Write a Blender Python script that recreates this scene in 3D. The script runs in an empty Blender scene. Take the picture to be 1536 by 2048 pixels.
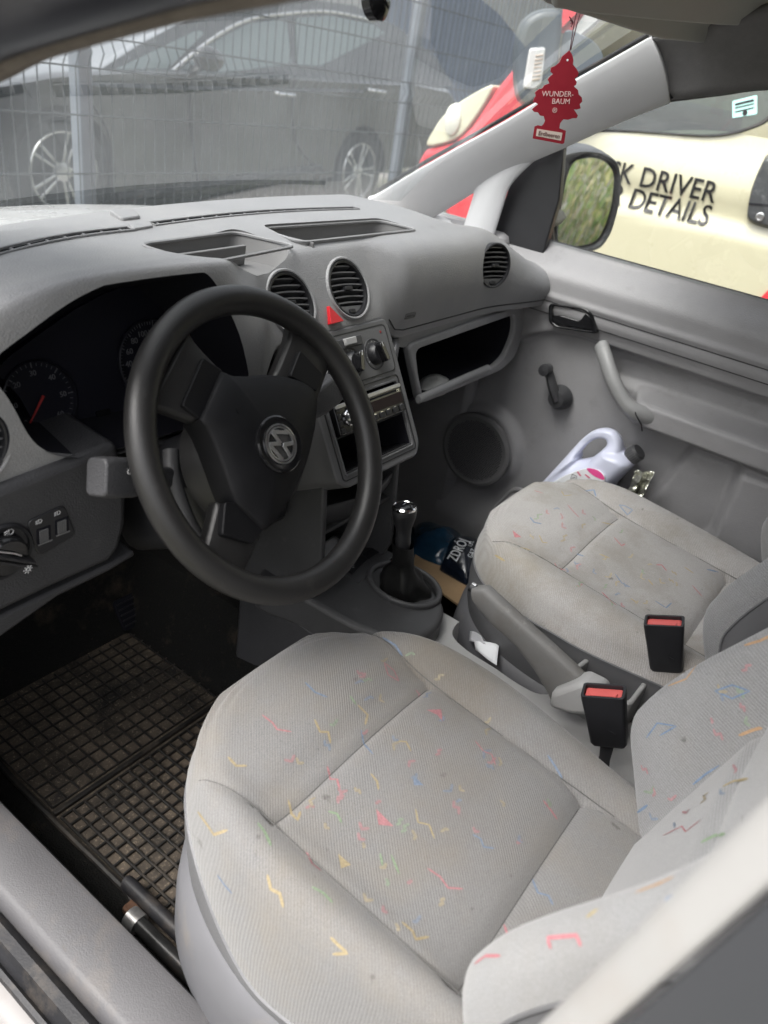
import bpy, bmesh, math, random
from mathutils import Vector, Matrix
random.seed(7)
R_ = math.radians
scene = bpy.context.scene
COL = scene.collection

# ------------------------------------------------------------------ camera
CAM = Vector((-.987, .010, 1.114)); YAW, PITCH, ROLL, FPX = R_(58.5), R_(30.0), R_(10.0), 1538.0
_f = Vector((math.sin(YAW)*math.cos(PITCH), math.cos(YAW)*math.cos(PITCH), -math.sin(PITCH)))
_r = Vector((math.cos(YAW), -math.sin(YAW), 0)); _u = _r.cross(_f)
CR = _r*math.cos(ROLL) + _u*math.sin(ROLL); CU = -_r*math.sin(ROLL) + _u*math.cos(ROLL); CF = _f
cd = bpy.data.cameras.new('camera'); cam = bpy.data.objects.new('camera', cd); COL.objects.link(cam)
cam.matrix_world = Matrix(((CR.x, CU.x, -CF.x, CAM.x), (CR.y, CU.y, -CF.y, CAM.y), (CR.z, CU.z, -CF.z, CAM.z), (0, 0, 0, 1)))
cd.sensor_fit = 'VERTICAL'; cd.sensor_height = 36.0; cd.lens = FPX/2048*36.0
cd.clip_start = .02; cd.clip_end = 3000
cd.dof.use_dof = True; cd.dof.focus_distance = 1.15; cd.dof.aperture_fstop = 4.8
scene.camera = cam

# ------------------------------------------------------------------ sky, sun, exposure
SUN_EL, SUN_AZ = R_(58), R_(-68)          # azimuth from +y (forward) towards +x
w = bpy.data.worlds.new('World'); scene.world = w; w.use_nodes = True
nt = w.node_tree; bg = nt.nodes['Background']
sky = nt.nodes.new('ShaderNodeTexSky'); sky.sky_type = 'NISHITA'; sky.sun_disc = False
sky.sun_elevation = SUN_EL; sky.sun_rotation = SUN_AZ; sky.air_density = 1.0; sky.dust_density = 6.0; sky.ozone_density = .6
hs = nt.nodes.new('ShaderNodeHueSaturation'); hs.inputs['Saturation'].default_value = .22
nt.links.new(sky.outputs[0], hs.inputs['Color']); nt.links.new(hs.outputs[0], bg.inputs[0]); bg.inputs[1].default_value = .15
sd = bpy.data.lights.new('sun', 'SUN'); sd.energy = .7; sd.angle = R_(35); sd.color = (1, .97, .92)
so = bpy.data.objects.new('sun', sd); COL.objects.link(so)
so.rotation_euler = Vector((-math.sin(SUN_AZ)*math.cos(SUN_EL), -math.cos(SUN_AZ)*math.cos(SUN_EL), -math.sin(SUN_EL))).to_track_quat('-Z', 'Y').to_euler()
so.location = (-4, 2, 6)
vs = scene.view_settings; vs.view_transform = 'Standard'; vs.look = 'None'; vs.exposure = 1.58; vs.gamma = 1; vs.use_curve_mapping = False
scene.render.engine = 'CYCLES'
cy = scene.cycles; cy.max_bounces = 10; cy.diffuse_bounces = 5; cy.glossy_bounces = 5; cy.transmission_bounces = 6; cy.transparent_max_bounces = 16
cy.use_denoising = True; cy.sample_clamp_indirect = 6; cy.caustics_reflective = False; cy.caustics_refractive = False

# ------------------------------------------------------------------ photograph rays to points in the place
def ray(x, y): return CR*((x-768)/FPX) - CU*((y-1024)/FPX) + CF
def hit(p, ax, v):
    d = ray(*p); return CAM + d*((v-CAM[ax])/d[ax])
def X(p, v): return hit(p, 0, v)
def Y(p, v): return hit(p, 1, v)
def Z(p, v): return hit(p, 2, v)
def lerp(a, b, t): return a+(b-a)*t
def sst(a, b, x):
    t = min(1, max(0, (x-a)/(b-a))); return t*t*(3-2*t)
def gau(x, s): return math.exp(-(x/s)**2)

class Pl:
    """a plane with local axes u, v and normal n (towards the viewer side)"""
    def __init__(s, o, u, v):
        s.o = Vector(o); s.u = Vector(u).normalized(); v = Vector(v); v = v-s.u*v.dot(s.u); s.v = v.normalized(); s.n = s.u.cross(s.v)
    def p(s, a, b, h=0): return s.o+s.u*a+s.v*b+s.n*h
    def px(s, p, h=0):
        d = ray(*p); o = s.o+s.n*h
        q = CAM+d*((o-CAM).dot(s.n)/d.dot(s.n))-s.o
        return (q.dot(s.u), q.dot(s.v))
    def P(s, p, h=0):
        a, b = s.px(p, h); return s.p(a, b, h)
    def mat(s): 
        return Matrix(((s.u.x, s.v.x, s.n.x, s.o.x), (s.u.y, s.v.y, s.n.y, s.o.y), (s.u.z, s.v.z, s.n.z, s.o.z), (0, 0, 0, 1)))

# ------------------------------------------------------------------ object helpers
def thing(name, label, cat, loc=(0, 0, 0), group=None, kind=None):
    o = bpy.data.objects.new(name, None); COL.objects.link(o); o.location = loc; o.empty_display_size = .05
    o['label'] = label; o['category'] = cat
    if group: o['group'] = group
    if kind: o['kind'] = kind
    return o
def tag(o, label, cat, group=None, kind=None):
    o['label'] = label; o['category'] = cat
    if group: o['group'] = group
    if kind: o['kind'] = kind
    return o
WM = {}
def wm(o): return WM.get(o.name, Matrix.Translation(o.location))
def setparent(o, parent):
    if parent is not None:
        o.parent = parent; o.matrix_parent_inverse = wm(parent).inverted()
def mk(name, verts, faces, mat, parent=None, smooth=True, ang=40, bev=0, seg=2, sub=0, solid=0, soff=0, uv=None, fm=None, mw=None, wn=False, bang=35):
    me = bpy.data.meshes.new(name); me.from_pydata([tuple(v) for v in verts], [], faces)
    mats = mat if isinstance(mat, (list, tuple)) else [mat]
    for m in mats: me.materials.append(m)
    if fm: me.polygons.foreach_set('material_index', fm)
    if uv:
        l = me.uv_layers.new(name='UVMap')
        for lp in me.loops: l.data[lp.index].uv = uv[lp.vertex_index]
    bm = bmesh.new(); bm.from_mesh(me); bmesh.ops.recalc_face_normals(bm, faces=bm.faces); bm.to_mesh(me); bm.free()
    if smooth:
        me.polygons.foreach_set('use_smooth', [True]*len(me.polygons)); me.set_sharp_from_angle(angle=R_(ang))
    o = bpy.data.objects.new(name, me); COL.objects.link(o)
    if mw is not None: o.matrix_basis = mw
    WM[o.name] = o.matrix_basis.copy()
    setparent(o, parent)
    if solid:
        md = o.modifiers.new('solid', 'SOLIDIFY'); md.thickness = solid; md.offset = soff
    if bev:
        md = o.modifiers.new('bevel', 'BEVEL'); md.width = bev; md.segments = seg; md.limit_method = 'ANGLE'; md.angle_limit = R_(bang); md.harden_normals = False
    if sub:
        md = o.modifiers.new('sub', 'SUBSURF'); md.levels = sub; md.render_levels = sub
    return o
def dup(o, parent=None, mw=None, name=None):
    c = o.copy(); c.name = name or o.name.split('.')[0]; COL.objects.link(c)
    if mw is not None: c.matrix_basis = mw
    WM[c.name] = c.matrix_basis.copy()
    if parent is not None: setparent(c, parent)
    return c
class G:
    """collects geometry of one part"""
    def __init__(s): s.v = []; s.f = []; s.m = []
    def add(s, verts, faces, mi=0):
        b = len(s.v); s.v += [Vector(v) for v in verts]; s.f += [[b+i for i in f] for f in faces]; s.m += [mi]*len(faces); return s
    def box(s, c, h, M=None, mi=0):
        vs_ = [Vector((c[0]+sx*h[0], c[1]+sy*h[1], c[2]+sz*h[2])) for sx in (-1, 1) for sy in (-1, 1) for sz in (-1, 1)]
        if M is not None: vs_ = [M @ v for v in vs_]
        return s.add(vs_, [(0, 1, 3, 2), (4, 6, 7, 5), (0, 4, 5, 1), (2, 3, 7, 6), (0, 2, 6, 4), (1, 5, 7, 3)], mi)
    def prism(s, poly, pl, h0, h1, mi=0, poly1=None):
        n = len(poly); p1 = poly1 or poly
        vs_ = [pl.p(a, b, h0) for a, b in poly]+[pl.p(a, b, h1) for a, b in p1]
        fs = [list(range(n))[::-1], list(range(n, 2*n))]+[(i, (i+1) % n, n+(i+1) % n, n+i) for i in range(n)]
        return s.add(vs_, fs, mi)
    def ring(s, outer, inner, pl, h0, h1, mi=0):
        n = len(outer)
        vs_ = [pl.p(a, b, h) for h in (h0, h1) for lp in (outer, inner) for a, b in lp]
        fs = []
        for i in range(n):
            j = (i+1) % n
            fs += [(i, j, n+j, n+i), (2*n+i, 3*n+i, 3*n+j, 2*n+j), (i, 2*n+i, 2*n+j, j), (n+i, n+j, 3*n+j, 3*n+i)]
        return s.add(vs_, fs, mi)
    def tube(s, path, r, n=8, closed=False, cap=True, mi=0, up=None, sq=1.0):
        path = [Vector(p) for p in path]; m = len(path); rr = r if callable(r) else (lambda t: r)
        vs_ = []; pu = None
        for i, p in enumerate(path):
            a = path[(i-1) % m] if (closed or i > 0) else p; b = path[(i+1) % m] if (closed or i < m-1) else p
            t = (b-a).normalized()
            if pu is None:
                q = Vector(up) if up else (Vector((0, 0, 1)) if abs(t.z) < .9 else Vector((1, 0, 0)))
                pu = (q-t*q.dot(t)).normalized()
            else: pu = (pu-t*pu.dot(t)).normalized()
            w_ = t.cross(pu); rad = rr(i/max(1, m-1))
            for k in range(n):
                th = 2*math.pi*k/n; vs_.append(p+pu*(rad*math.cos(th))+w_*(rad*sq*math.sin(th)))
        fs = [(i*n+k, i*n+(k+1) % n, ((i+1) % m)*n+(k+1) % n, ((i+1) % m)*n+k) for i in range(m if closed else m-1) for k in range(n)]
        if cap and not closed: fs += [list(range(n))[::-1], [(m-1)*n+k for k in range(n)]]
        return s.add(vs_, fs, mi)
    def lathe(s, prof, pl, n=32, mi=0, a0=0, a1=2*math.pi, c=(0, 0), sx=1, sy=1, cap=False):
        m = len(prof); full = abs(a1-a0-2*math.pi) < 1e-6; nn = n if full else n+1; vs_ = []
        for r, h in prof:
            for k in range(nn):
                th = a0+(a1-a0)*k/n; vs_.append(pl.p(c[0]+sx*r*math.cos(th), c[1]+sy*r*math.sin(th), h))
        fs = []
        for i in range(m-1):
            for k in range(n):
                k2 = (k+1) % nn
                q = [i*nn+k, i*nn+k2, (i+1)*nn+k2, (i+1)*nn+k]
                fs.append(q)
        if cap and full and prof[0][0] > 1e-6: fs.append(list(range(n))[::-1])
        if cap and full and prof[-1][0] > 1e-6: fs.append([(m-1)*nn+k for k in range(n)])
        return s.add(vs_, fs, mi)
    def grid(s, nu, nv, fn, mi=0, cu=False):
        vs_ = [fn(i/(nu-1) if not cu else i/nu, j/(nv-1)) for j in range(nv) for i in range(nu)]
        fs = [(j*nu+i, j*nu+(i+1) % nu, (j+1)*nu+(i+1) % nu, (j+1)*nu+i) for j in range(nv-1) for i in range(nu if cu else nu-1)]
        return s.add(vs_, fs, mi)
    def mk(s, name, mat, parent=None, weld=0, **k):
        if weld:
            pass
        fm = s.m if isinstance(mat, (list, tuple)) else None
        return mk(name, s.v, s.f, mat, parent, fm=fm, **k)
def catmull(pts, n=8, closed=False):
    pts = [Vector(p) for p in pts]; m = len(pts); out = []
    for i in range(m if closed else m-1):
        g = lambda k: pts[k % m] if closed else pts[min(max(k, 0), m-1)]
        p0, p1, p2, p3 = g(i-1), g(i), g(i+1), g(i+2)
        for j in range(n):
            t = j/n; out.append(.5*((2*p1)+(p2-p0)*t+(2*p0-5*p1+4*p2-p3)*t*t+(3*p1-p0-3*p2+p3)*t**3))
    if not closed: out.append(pts[-1])
    return out
def cat2(pts, n=6, closed=True): return [(p.x, p.y) for p in catmull([(a, b, 0) for a, b in pts], n, closed)]
def rrect(cx, cy_, hw, hh, r, n=5):
    out = []
    for sx, sy, a0 in ((1, 1, 0), (-1, 1, 90), (-1, -1, 180), (1, -1, 270)):
        for k in range(n+1):
            th = R_(a0+90*k/n); out.append((cx+sx*(hw-r)+r*math.cos(th), cy_+sy*(hh-r)+r*math.sin(th)))
    return out
def rpoly(pts, r, n=4):
    """polygon with rounded corners"""
    out = []; m = len(pts)
    for i in range(m):
        p = Vector((*pts[i], 0)); a = Vector((*pts[i-1], 0)); b = Vector((*pts[(i+1) % m], 0))
        da = (a-p); db = (b-p); q = min(r, da.length*.45, db.length*.45)
        A = p+da.normalized()*q; B_ = p+db.normalized()*q
        for k in range(n+1):
            t = k/n; v = A*(1-t)**2+p*2*t*(1-t)+B_*t*t; out.append((v.x, v.y))
    return out
def circ(cx, cy_, r, n=32, ry=None): return [(cx+r*math.cos(2*math.pi*k/n), cy_+(ry or r)*math.sin(2*math.pi*k/n)) for k in range(n)]
_dg = None
def text(name, s, mat, pl, a, b, size, parent, h=.0006, depth=.0004, align='CENTER', sx=1, rot=0, shear=0, bold=0):
    cu = bpy.data.curves.new(name, 'FONT'); cu.body = s; cu.size = size; cu.extrude = depth; cu.align_x = align; cu.align_y = 'CENTER'; cu.shear = shear; cu.offset = bold; cu.resolution_u = 3
    o = bpy.data.objects.new(name, cu); COL.objects.link(o)
    bpy.context.view_layer.update()
    me = bpy.data.meshes.new_from_object(o); bpy.data.objects.remove(o); 
    m = pl.mat() @ Matrix.Translation((a, b, h)) @ Matrix.Rotation(rot, 4, 'Z') @ Matrix.Diagonal((sx, 1, 1, 1))
    me.transform(m); me.materials.clear(); me.materials.append(mat)
    o = bpy.data.objects.new(name, me); COL.objects.link(o); WM[o.name] = Matrix(); setparent(o, parent); return o
def boolean(o, cutters, op='DIFFERENCE'):
    for c in cutters:
        md = o.modifiers.new('b', 'BOOLEAN'); md.operation = op; md.object = c; md.solver = 'EXACT'
    bpy.context.view_layer.update()
    dg = bpy.context.evaluated_depsgraph_get()
    me = bpy.data.meshes.new_from_object(o.evaluated_get(dg)); o.modifiers.clear(); o.data = me
    for c in cutters: bpy.data.objects.remove(c)
    me.polygons.foreach_set('use_smooth', [True]*len(me.polygons)); me.set_sharp_from_angle(angle=R_(35))
    return o

# ------------------------------------------------------------------ materials
def srgb(r, g, b): 
    f = lambda c: (c/255/12.92) if c/255 <= .04045 else ((c/255+.055)/1.055)**2.4
    return (f(r), f(g), f(b))
def mat(name, col, rough=.5, spec=.5, metal=0, grain=None, var=None, dust=None, coat=0, trans=None, bumpd=.001):
    """grain=(scale,strength) fine relief; var=(scale,amount) tone; dust=(scale,lo,hi,colour,amount)"""
    m = bpy.data.materials.new(name); m.use_nodes = True; nt = m.node_tree; b = nt.nodes['Principled BSDF']; L = nt.links.new
    b.inputs['Roughness'].default_value = rough; b.inputs['Metallic'].default_value = metal; b.inputs['Specular IOR Level'].default_value = spec
    if coat: b.inputs['Coat Weight'].default_value = coat; b.inputs['Coat Roughness'].default_value = .05
    c = nt.nodes.new('ShaderNodeRGB'); c.outputs[0].default_value = (*col, 1); out = c.outputs[0]
    tc = nt.nodes.new('ShaderNodeTexCoord')
    if var:
        n = nt.nodes.new('ShaderNodeTexNoise'); n.inputs['Scale'].default_value = var[0]; n.inputs['Detail'].default_value = 6; n.inputs['Roughness'].default_value = .65
        L(tc.outputs['Object'], n.inputs['Vector'])
        mr = nt.nodes.new('ShaderNodeMapRange'); mr.inputs[1].default_value = .3; mr.inputs[2].default_value = .7; mr.inputs[3].default_value = 1-var[1]; mr.inputs[4].default_value = 1+var[1]
        L(n.outputs['Fac'], mr.inputs[0])
        mx = nt.nodes.new('ShaderNodeVectorMath'); mx.operation = 'SCALE'; L(out, mx.inputs[0]); L(mr.outputs[0], mx.inputs['Scale']); out = mx.outputs[0]
        rr = nt.nodes.new('ShaderNodeMapRange'); rr.inputs[1].default_value = .3; rr.inputs[2].default_value = .7; rr.inputs[3].default_value = max(.02, rough-.07); rr.inputs[4].default_value = min(1, rough+.07)
        L(n.outputs['Fac'], rr.inputs[0]); L(rr.outputs[0], b.inputs['Roughness'])
    for d in (dust if isinstance(dust, list) else [dust] if dust else []):
        n = nt.nodes.new('ShaderNodeTexNoise'); n.inputs['Scale'].default_value = d[0]; n.inputs['Detail'].default_value = 8; n.inputs['Roughness'].default_value = .7
        if len(d) > 5: 
            mp = nt.nodes.new('ShaderNodeMapping'); mp.inputs['Location'].default_value = d[5]; L(tc.outputs['Object'], mp.inputs[0]); L(mp.outputs[0], n.inputs['Vector'])
        else: L(tc.outputs['Object'], n.inputs['Vector'])
        mr = nt.nodes.new('ShaderNodeMapRange'); mr.inputs[1].default_value = d[1]; mr.inputs[2].default_value = d[2]; mr.inputs[3].default_value = 0; mr.inputs[4].default_value = d[4]
        L(n.outputs['Fac'], mr.inputs[0])
        mx = nt.nodes.new('ShaderNodeMix'); mx.data_type = 'RGBA'; L(mr.outputs[0], mx.inputs[0]); L(out, mx.inputs[6]); mx.inputs[7].default_value = (*d[3], 1); out = mx.outputs[2]
    L(out, b.inputs['Base Color'])
    if grain:
        n = nt.nodes.new('ShaderNodeTexNoise'); n.inputs['Scale'].default_value = grain[0]; n.inputs['Detail'].default_value = 2
        L(tc.outputs['Object'], n.inputs['Vector'])
        bp = nt.nodes.new('ShaderNodeBump'); bp.inputs['Strength'].default_value = grain[1]; bp.inputs['Distance'].default_value = bumpd
        L(n.outputs['Fac'], bp.inputs['Height']); L(bp.outputs[0], b.inputs['Normal'])
    m.diffuse_color = (*col, 1)
    return m
def glassmat(name, tint, dustc=(.8, .8, .8), dust=.1, rough=0.0, fres=1.5, speck=0):
    m = bpy.data.materials.new(name); m.use_nodes = True; nt = m.node_tree; nt.nodes.clear(); L = nt.links.new
    out = nt.nodes.new('ShaderNodeOutputMaterial'); tr = nt.nodes.new('ShaderNodeBsdfTransparent'); tr.inputs[0].default_value = (*tint, 1)
    gl = nt.nodes.new('ShaderNodeBsdfGlossy'); gl.inputs['Roughness'].default_value = rough; fr = nt.nodes.new('ShaderNodeFresnel'); fr.inputs[0].default_value = fres
    # facing-independent fresnel: works for both sides of a thin sheet
    geo = nt.nodes.new('ShaderNodeNewGeometry'); lw = nt.nodes.new('ShaderNodeLayerWeight'); lw.inputs[0].default_value = .12
    pw = nt.nodes.new('ShaderNodeMapRange'); pw.inputs[3].default_value = .05; pw.inputs[4].default_value = .9; L(lw.outputs['Facing'], pw.inputs[0])
    pe = nt.nodes.new('ShaderNodeMath'); pe.operation = 'POWER'; L(lw.outputs['Facing'], pe.inputs[0]); pe.inputs[1].default_value = 3.2
    pm = nt.nodes.new('ShaderNodeMapRange'); pm.inputs[3].default_value = .06; pm.inputs[4].default_value = .8; L(pe.outputs[0], pm.inputs[0])
    lw.inputs[0].default_value = .5
    mx = nt.nodes.new('ShaderNodeMixShader'); L(pm.outputs[0], mx.inputs[0]); L(tr.outputs[0], mx.inputs[1]); L(gl.outputs[0], mx.inputs[2])
    last = mx.outputs[0]
    if dust:
        tc = nt.nodes.new('ShaderNodeTexCoord'); n = nt.nodes.new('ShaderNodeTexNoise'); n.inputs['Scale'].default_value = 5; n.inputs['Detail'].default_value = 8; n.inputs['Roughness'].default_value = .75
        L(tc.outputs['Object'], n.inputs['Vector']); mr = nt.nodes.new('ShaderNodeMapRange'); mr.inputs[1].default_value = .25; mr.inputs[2].default_value = .75; mr.inputs[3].default_value = dust*.6; mr.inputs[4].default_value = dust*1.4
        L(n.outputs['Fac'], mr.inputs[0]); fac = mr.outputs[0]
        if speck:
            v = nt.nodes.new('ShaderNodeTexVoronoi'); v.inputs['Scale'].default_value = 70; L(tc.outputs['Object'], v.inputs['Vector'])
            lt = nt.nodes.new('ShaderNodeMapRange'); lt.inputs[1].default_value = .06; lt.inputs[2].default_value = .10; lt.inputs[3].default_value = speck; lt.inputs[4].default_value = 0; L(v.outputs['Distance'], lt.inputs[0])
            v2 = nt.nodes.new('ShaderNodeTexNoise'); v2.inputs['Scale'].default_value = 600; v2.inputs['Detail'].default_value = 1; L(tc.outputs['Object'], v2.inputs['Vector'])
            l2 = nt.nodes.new('ShaderNodeMapRange'); l2.inputs[1].default_value = .62; l2.inputs[2].default_value = .75; l2.inputs[3].default_value = 0; l2.inputs[4].default_value = speck*.5; L(v2.outputs['Fac'], l2.inputs[0])
            ad = nt.nodes.new('ShaderNodeMath'); L(fac, ad.inputs[0]); L(lt.outputs[0], ad.inputs[1]); a2 = nt.nodes.new('ShaderNodeMath'); L(ad.outputs[0], a2.inputs[0]); L(l2.outputs[0], a2.inputs[1]); fac = a2.outputs[0]
        df = nt.nodes.new('ShaderNodeBsdfDiffuse'); df.inputs[0].default_value = (*dustc, 1); tl = nt.nodes.new('ShaderNodeBsdfTranslucent'); tl.inputs[0].default_value = (*dustc, 1)
        m2 = nt.nodes.new('ShaderNodeMixShader'); m2.inputs[0].default_value = .6; L(df.outputs[0], m2.inputs[1]); L(tl.outputs[0], m2.inputs[2])
        m3 = nt.nodes.new('ShaderNodeMixShader'); L(fac, m3.inputs[0]); L(last, m3.inputs[1]); L(m2.outputs[0], m3.inputs[2]); last = m3.outputs[0]
    L(last, out.inputs[0]); return m
DUSTC = (.42, .40, .37)
M_dash = mat('dash_grey', (.25, .25, .255), .52, .4, grain=(430, .7), bumpd=.0012, var=(9, .09), dust=[(60, .55, .8, DUSTC, .22), (3, .5, .7, DUSTC, .2), (14, .6, .75, (.14, .135, .13), .35)])
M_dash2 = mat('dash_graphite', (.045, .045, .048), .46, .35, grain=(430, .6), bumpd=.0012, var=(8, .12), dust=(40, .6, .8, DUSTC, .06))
M_fascia = mat('fascia_grey', (.115, .115, .118), .45, .45, grain=(1200, .2), var=(10, .06))
M_tray = mat('tray_grey', (.17, .168, .168), .6, .35, grain=(900, .3), var=(9, .06))
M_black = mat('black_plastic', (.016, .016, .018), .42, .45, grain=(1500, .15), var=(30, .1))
M_blackg = mat('gloss_black', (.008, .008, .009), .12, .5)
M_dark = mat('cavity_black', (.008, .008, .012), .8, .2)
M_wheel = mat('wheel_rim_vinyl', (.015, .0145, .0145), .42, .45, grain=(700, .25), var=(14, .12), dust=(25, .6, .8, (.2, .19, .18), .10))
M_wheelpad = mat('wheel_pad_vinyl', (.0055, .0055, .0065), .5, .22, grain=(1300, .4), var=(20, .1), dust=(300, .72, .76, (.3, .3, .3), .35))
M_silver = mat('satin_silver', (.62, .62, .63), .28, .5, 1)
M_chrome = mat('chrome', (.75, .75, .76), .08, .5, 1)
M_clight = mat('console_light_grey', (.34, .337, .333), .48, .4, grain=(1100, .25), var=(10, .06), dust=[(14, .55, .75, (.22, .2, .17), .3)])
M_cdark = mat('console_graphite', (.055, .055, .057), .46, .38, grain=(430, .5), var=(10, .08), dust=(30, .58, .8, DUSTC, .12))
M_door = mat('door_card_grey', (.255, .25, .255), .46, .4, grain=(430, .6), bumpd=.0012, var=(7, .08), dust=[(20, .58, .8, DUSTC, .14), (9, .58, .75, (.12, .115, .11), .4)])
M_pillar = mat('pillar_trim_grey', (.56, .56, .57), .5, .35, grain=(1100, .15), var=(8, .03))
M_headl = mat('headliner_felt', (.20, .195, .195), .9, .1, grain=(500, .8), var=(40, .08))
M_visor = mat('visor_grey', (.38, .38, .365), .7, .2, var=(10, .04))
M_white = mat('white_paint', (.47, .465, .455), .3, .5, coat=.4, var=(6, .04), dust=[(10, .5, .8, (.40, .35, .3), .3), (90, .62, .72, (.2, .16, .12), .35)])
M_rubber = mat('black_rubber', (.014, .014, .016), .55, .4, grain=(400, .3), var=(12, .2), dust=(18, .5, .75, (.17, .14, .11), .35))
M_sill = mat('sill_grey', (.075, .073, .076), .5, .4, grain=(430, .4), var=(8, .06), dust=[(7, .52, .70, (.14, .12, .10), .55), (60, .6, .72, (.06, .05, .04), .4)])
M_carpet = mat('dirty_carpet', (.011, .011, .0105), .95, .1, grain=(350, 1.0), dust=[(13, .55, .78, (.09, .07, .05), .6), (200, .60, .72, (.12, .095, .07), .3)], bumpd=.004)
M_mat = mat('rubber_mat', (.016, .015, .014), .7, .25, grain=(500, .4), dust=[(5, .38, .66, (.155, .122, .09), .8), (220, .55, .68, (.33, .27, .2), .6)], bumpd=.0012)
M_matrib = mat('rubber_mat_rib', (.014, .013, .012), .55, .35, grain=(500, .3), dust=[(9, .5, .72, (.13, .105, .08), .45)])
M_ground = None
def pr(*a): print('DBG', *[tuple(round(c, 3) for c in q) if not isinstance(q, (str, int, float)) else q for q in a])

from mathutils.bvhtree import BVHTree
def bvh_of(o):
    bpy.context.view_layer.update(); dg = bpy.context.evaluated_depsgraph_get(); ev = o.evaluated_get(dg); me = ev.to_mesh()
    t = BVHTree.FromPolygons([o.matrix_world @ v.co for v in me.vertices], [tuple(q.vertices) for q in me.polygons]); ev.to_mesh_clear(); return t
def shoot(t, p):
    loc, nor, _, _ = t.ray_cast(CAM, ray(*p).normalized())
    if loc is None: return None
    if nor.dot(ray(*p)) > 0: nor = -nor
    return loc, nor
# ================================================================== VAN BODY SHELL (the place we stand at)
van = thing('white_van', 'white van cabin shell with open driver doorway, grey pillars and dusty windscreen', 'van', (0, .3, 0))
GZ = -.36
def yw(x): return 1.08-.22*(x-.22)**2
# floor and tunnel, firewall
g = G(); prof = [(-.66, .0), (-.20, .0), (-.17, .03), (-.14, .12), (-.11, .16), (.05, .16), (.08, .12), (.11, .03), (.14, 0), (.66, 0)]
ys = [-1.0, .3, .7, 1.06, 1.12, 1.17, 1.21]; zs = [0, 0, 0, 0, .06, .25, .62]
g.grid(len(prof), len(ys), lambda u, v: (lambda p, j: Vector((p[0], ys[j], max(p[1], zs[j])+(0 if j < 4 else .0))))(prof[round(u*(len(prof)-1))], round(v*(len(ys)-1))))
g.mk('floor_carpet', M_carpet, van, ang=50)
# driver sill: carpet edge, grey tread trim, rubber seal, white painted sill
def along(poly, y0, y1, n=12, f=None):
    g = G(); m = len(poly)
    g.grid(m, n, lambda u, v: Vector((poly[round(u*(m-1))][0], lerp(y0, y1, v), poly[round(u*(m-1))][1])))
    return g
along([(-.56, .004), (-.585, .006), (-.60, .02), (-.618, .055), (-.632, .105), (-.645, .112)], -.8, 1.05).mk('sill_carpet', M_carpet, van)
along([(-.628, .10), (-.6305, .120), (-.634, .1265), (-.640, .1285), (-.699, .1245), (-.706, .1215), (-.7115, .113), (-.715, .10), (-.716, .09)], -.8, 1.0).mk('sill_trim', M_sill, van)
along([(-.712, .085), (-.716, .104), (-.726, .114), (-.738, .112), (-.742, .10), (-.748, .092), (-.753, .10), (-.758, .097), (-.76, .08)], -.8, 1.05).mk('door_seal', M_rubber, van)
along([(-.755, .088), (-.775, .086), (-.785, .078), (-.79, .06), (-.81, .05), (-.835, .03), (-.845, -.02), (-.85, -.12), (-.82, -.2)], -.8, 1.05).mk('painted_sill', mat('sill_paint', (.20, .19, .184), .45, .4, coat=.05, var=(8, .08), dust=[(10, .5, .75, (.13, .10, .08), .6)]), van)
# seat rails beside the driver seat
for xx, y0, y1 in ((-.583, -.1, .545), (-.555, -.1, .60)):
    g = G(); g.tube([(xx, y0, .03), (xx, y1-.01, .03), (xx, y1, .028)], .0135, 12, sq=.8)
    g.mk('seat_rail', mat('rail_steel', (.05, .05, .05), .35, .5, .6, var=(30, .3), dust=[(30, .56, .68, (.12, .08, .05), .4)]) if xx < -.57 else M_rubber, van)
g = G(); g.tube([(-.583, .535, .03), (-.583, .556, .029)], .015, 12); g.mk('rail_end', mat('worn_steel', (.45, .44, .43), .4, .5, .8, var=(40, .3)), van)
M_rust = mat('rusty_bracket', (.09, .05, .032), .85, .2, grain=(200, .8), var=(40, .4))
g = G(); g.box((-.570, .568, .014), (.010, .012, .008)); g.mk('rail_bracket', M_rust, van, bev=.004)
# driver side B pillar: white flange, seal and dark outer panel
g = G(); wp = [(-.746, .004), (-.749, .006), (-.752, .004), (-.7545, .0), (-.757, -.005), (-.759, -.008)]
g.grid(len(wp), 8, lambda u, v: Vector((wp[round(u*5)][0], wp[round(u*5)][1]-.17*(lerp(-.1, 1.3, v)-.78), lerp(-.1, 1.3, v))))
g.mk('door_pillar', mat('pillar_paint', (.29, .285, .28), .32, .5, coat=.3, var=(8, .05), dust=[(12, .5, .75, (.24, .2, .17), .4)]), van, solid=.006)
g = G(); g.grid(4, 6, lambda u, v: Vector((lerp(-.762, -.80, u*u), lerp(-.010, -.35, u)-.17*(lerp(-.1, 1.2, v)-.78), lerp(-.1, 1.2, v)))); g.mk('dark_pillar_panel', mat('pillar_black_film', (.035, .037, .042), .22, .5), van, solid=.006)
# inner pillar trim behind the seat
g = G(); g.box((-.70, -.12, .65), (.035, .09, .65)); g.mk('inner_pillar_trim', M_door, van, bev=.02)
# right pillar (passenger B), rear partition, body sides behind
g = G(); g.box((.70, -.10, .65), (.035, .09, .65)); g.mk('inner_pillar_trim', M_door, van, bev=.02)
g = G(); g.box((0, -.62, .66), (.70, .012, .72)); g.mk('rear_partition', M_door, van, bev=.005)
for s in (-1, 1):
    g = G(); g.box((s*.80, -1.5, .55), (.03, 1.36, .95)); g.mk('side_panel', M_white, van, bev=.02)
g = G(); g.box((.78, .45, .0), (.06, .75, .1)); g.mk('far_sill', M_white, van, bev=.03)
for s in (-1, 1):
    g = G(); g.box((s*.71, 1.02, .40), (.045, .19, .42)); g.mk('kick_panel', M_door, van, bev=.02)
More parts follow.
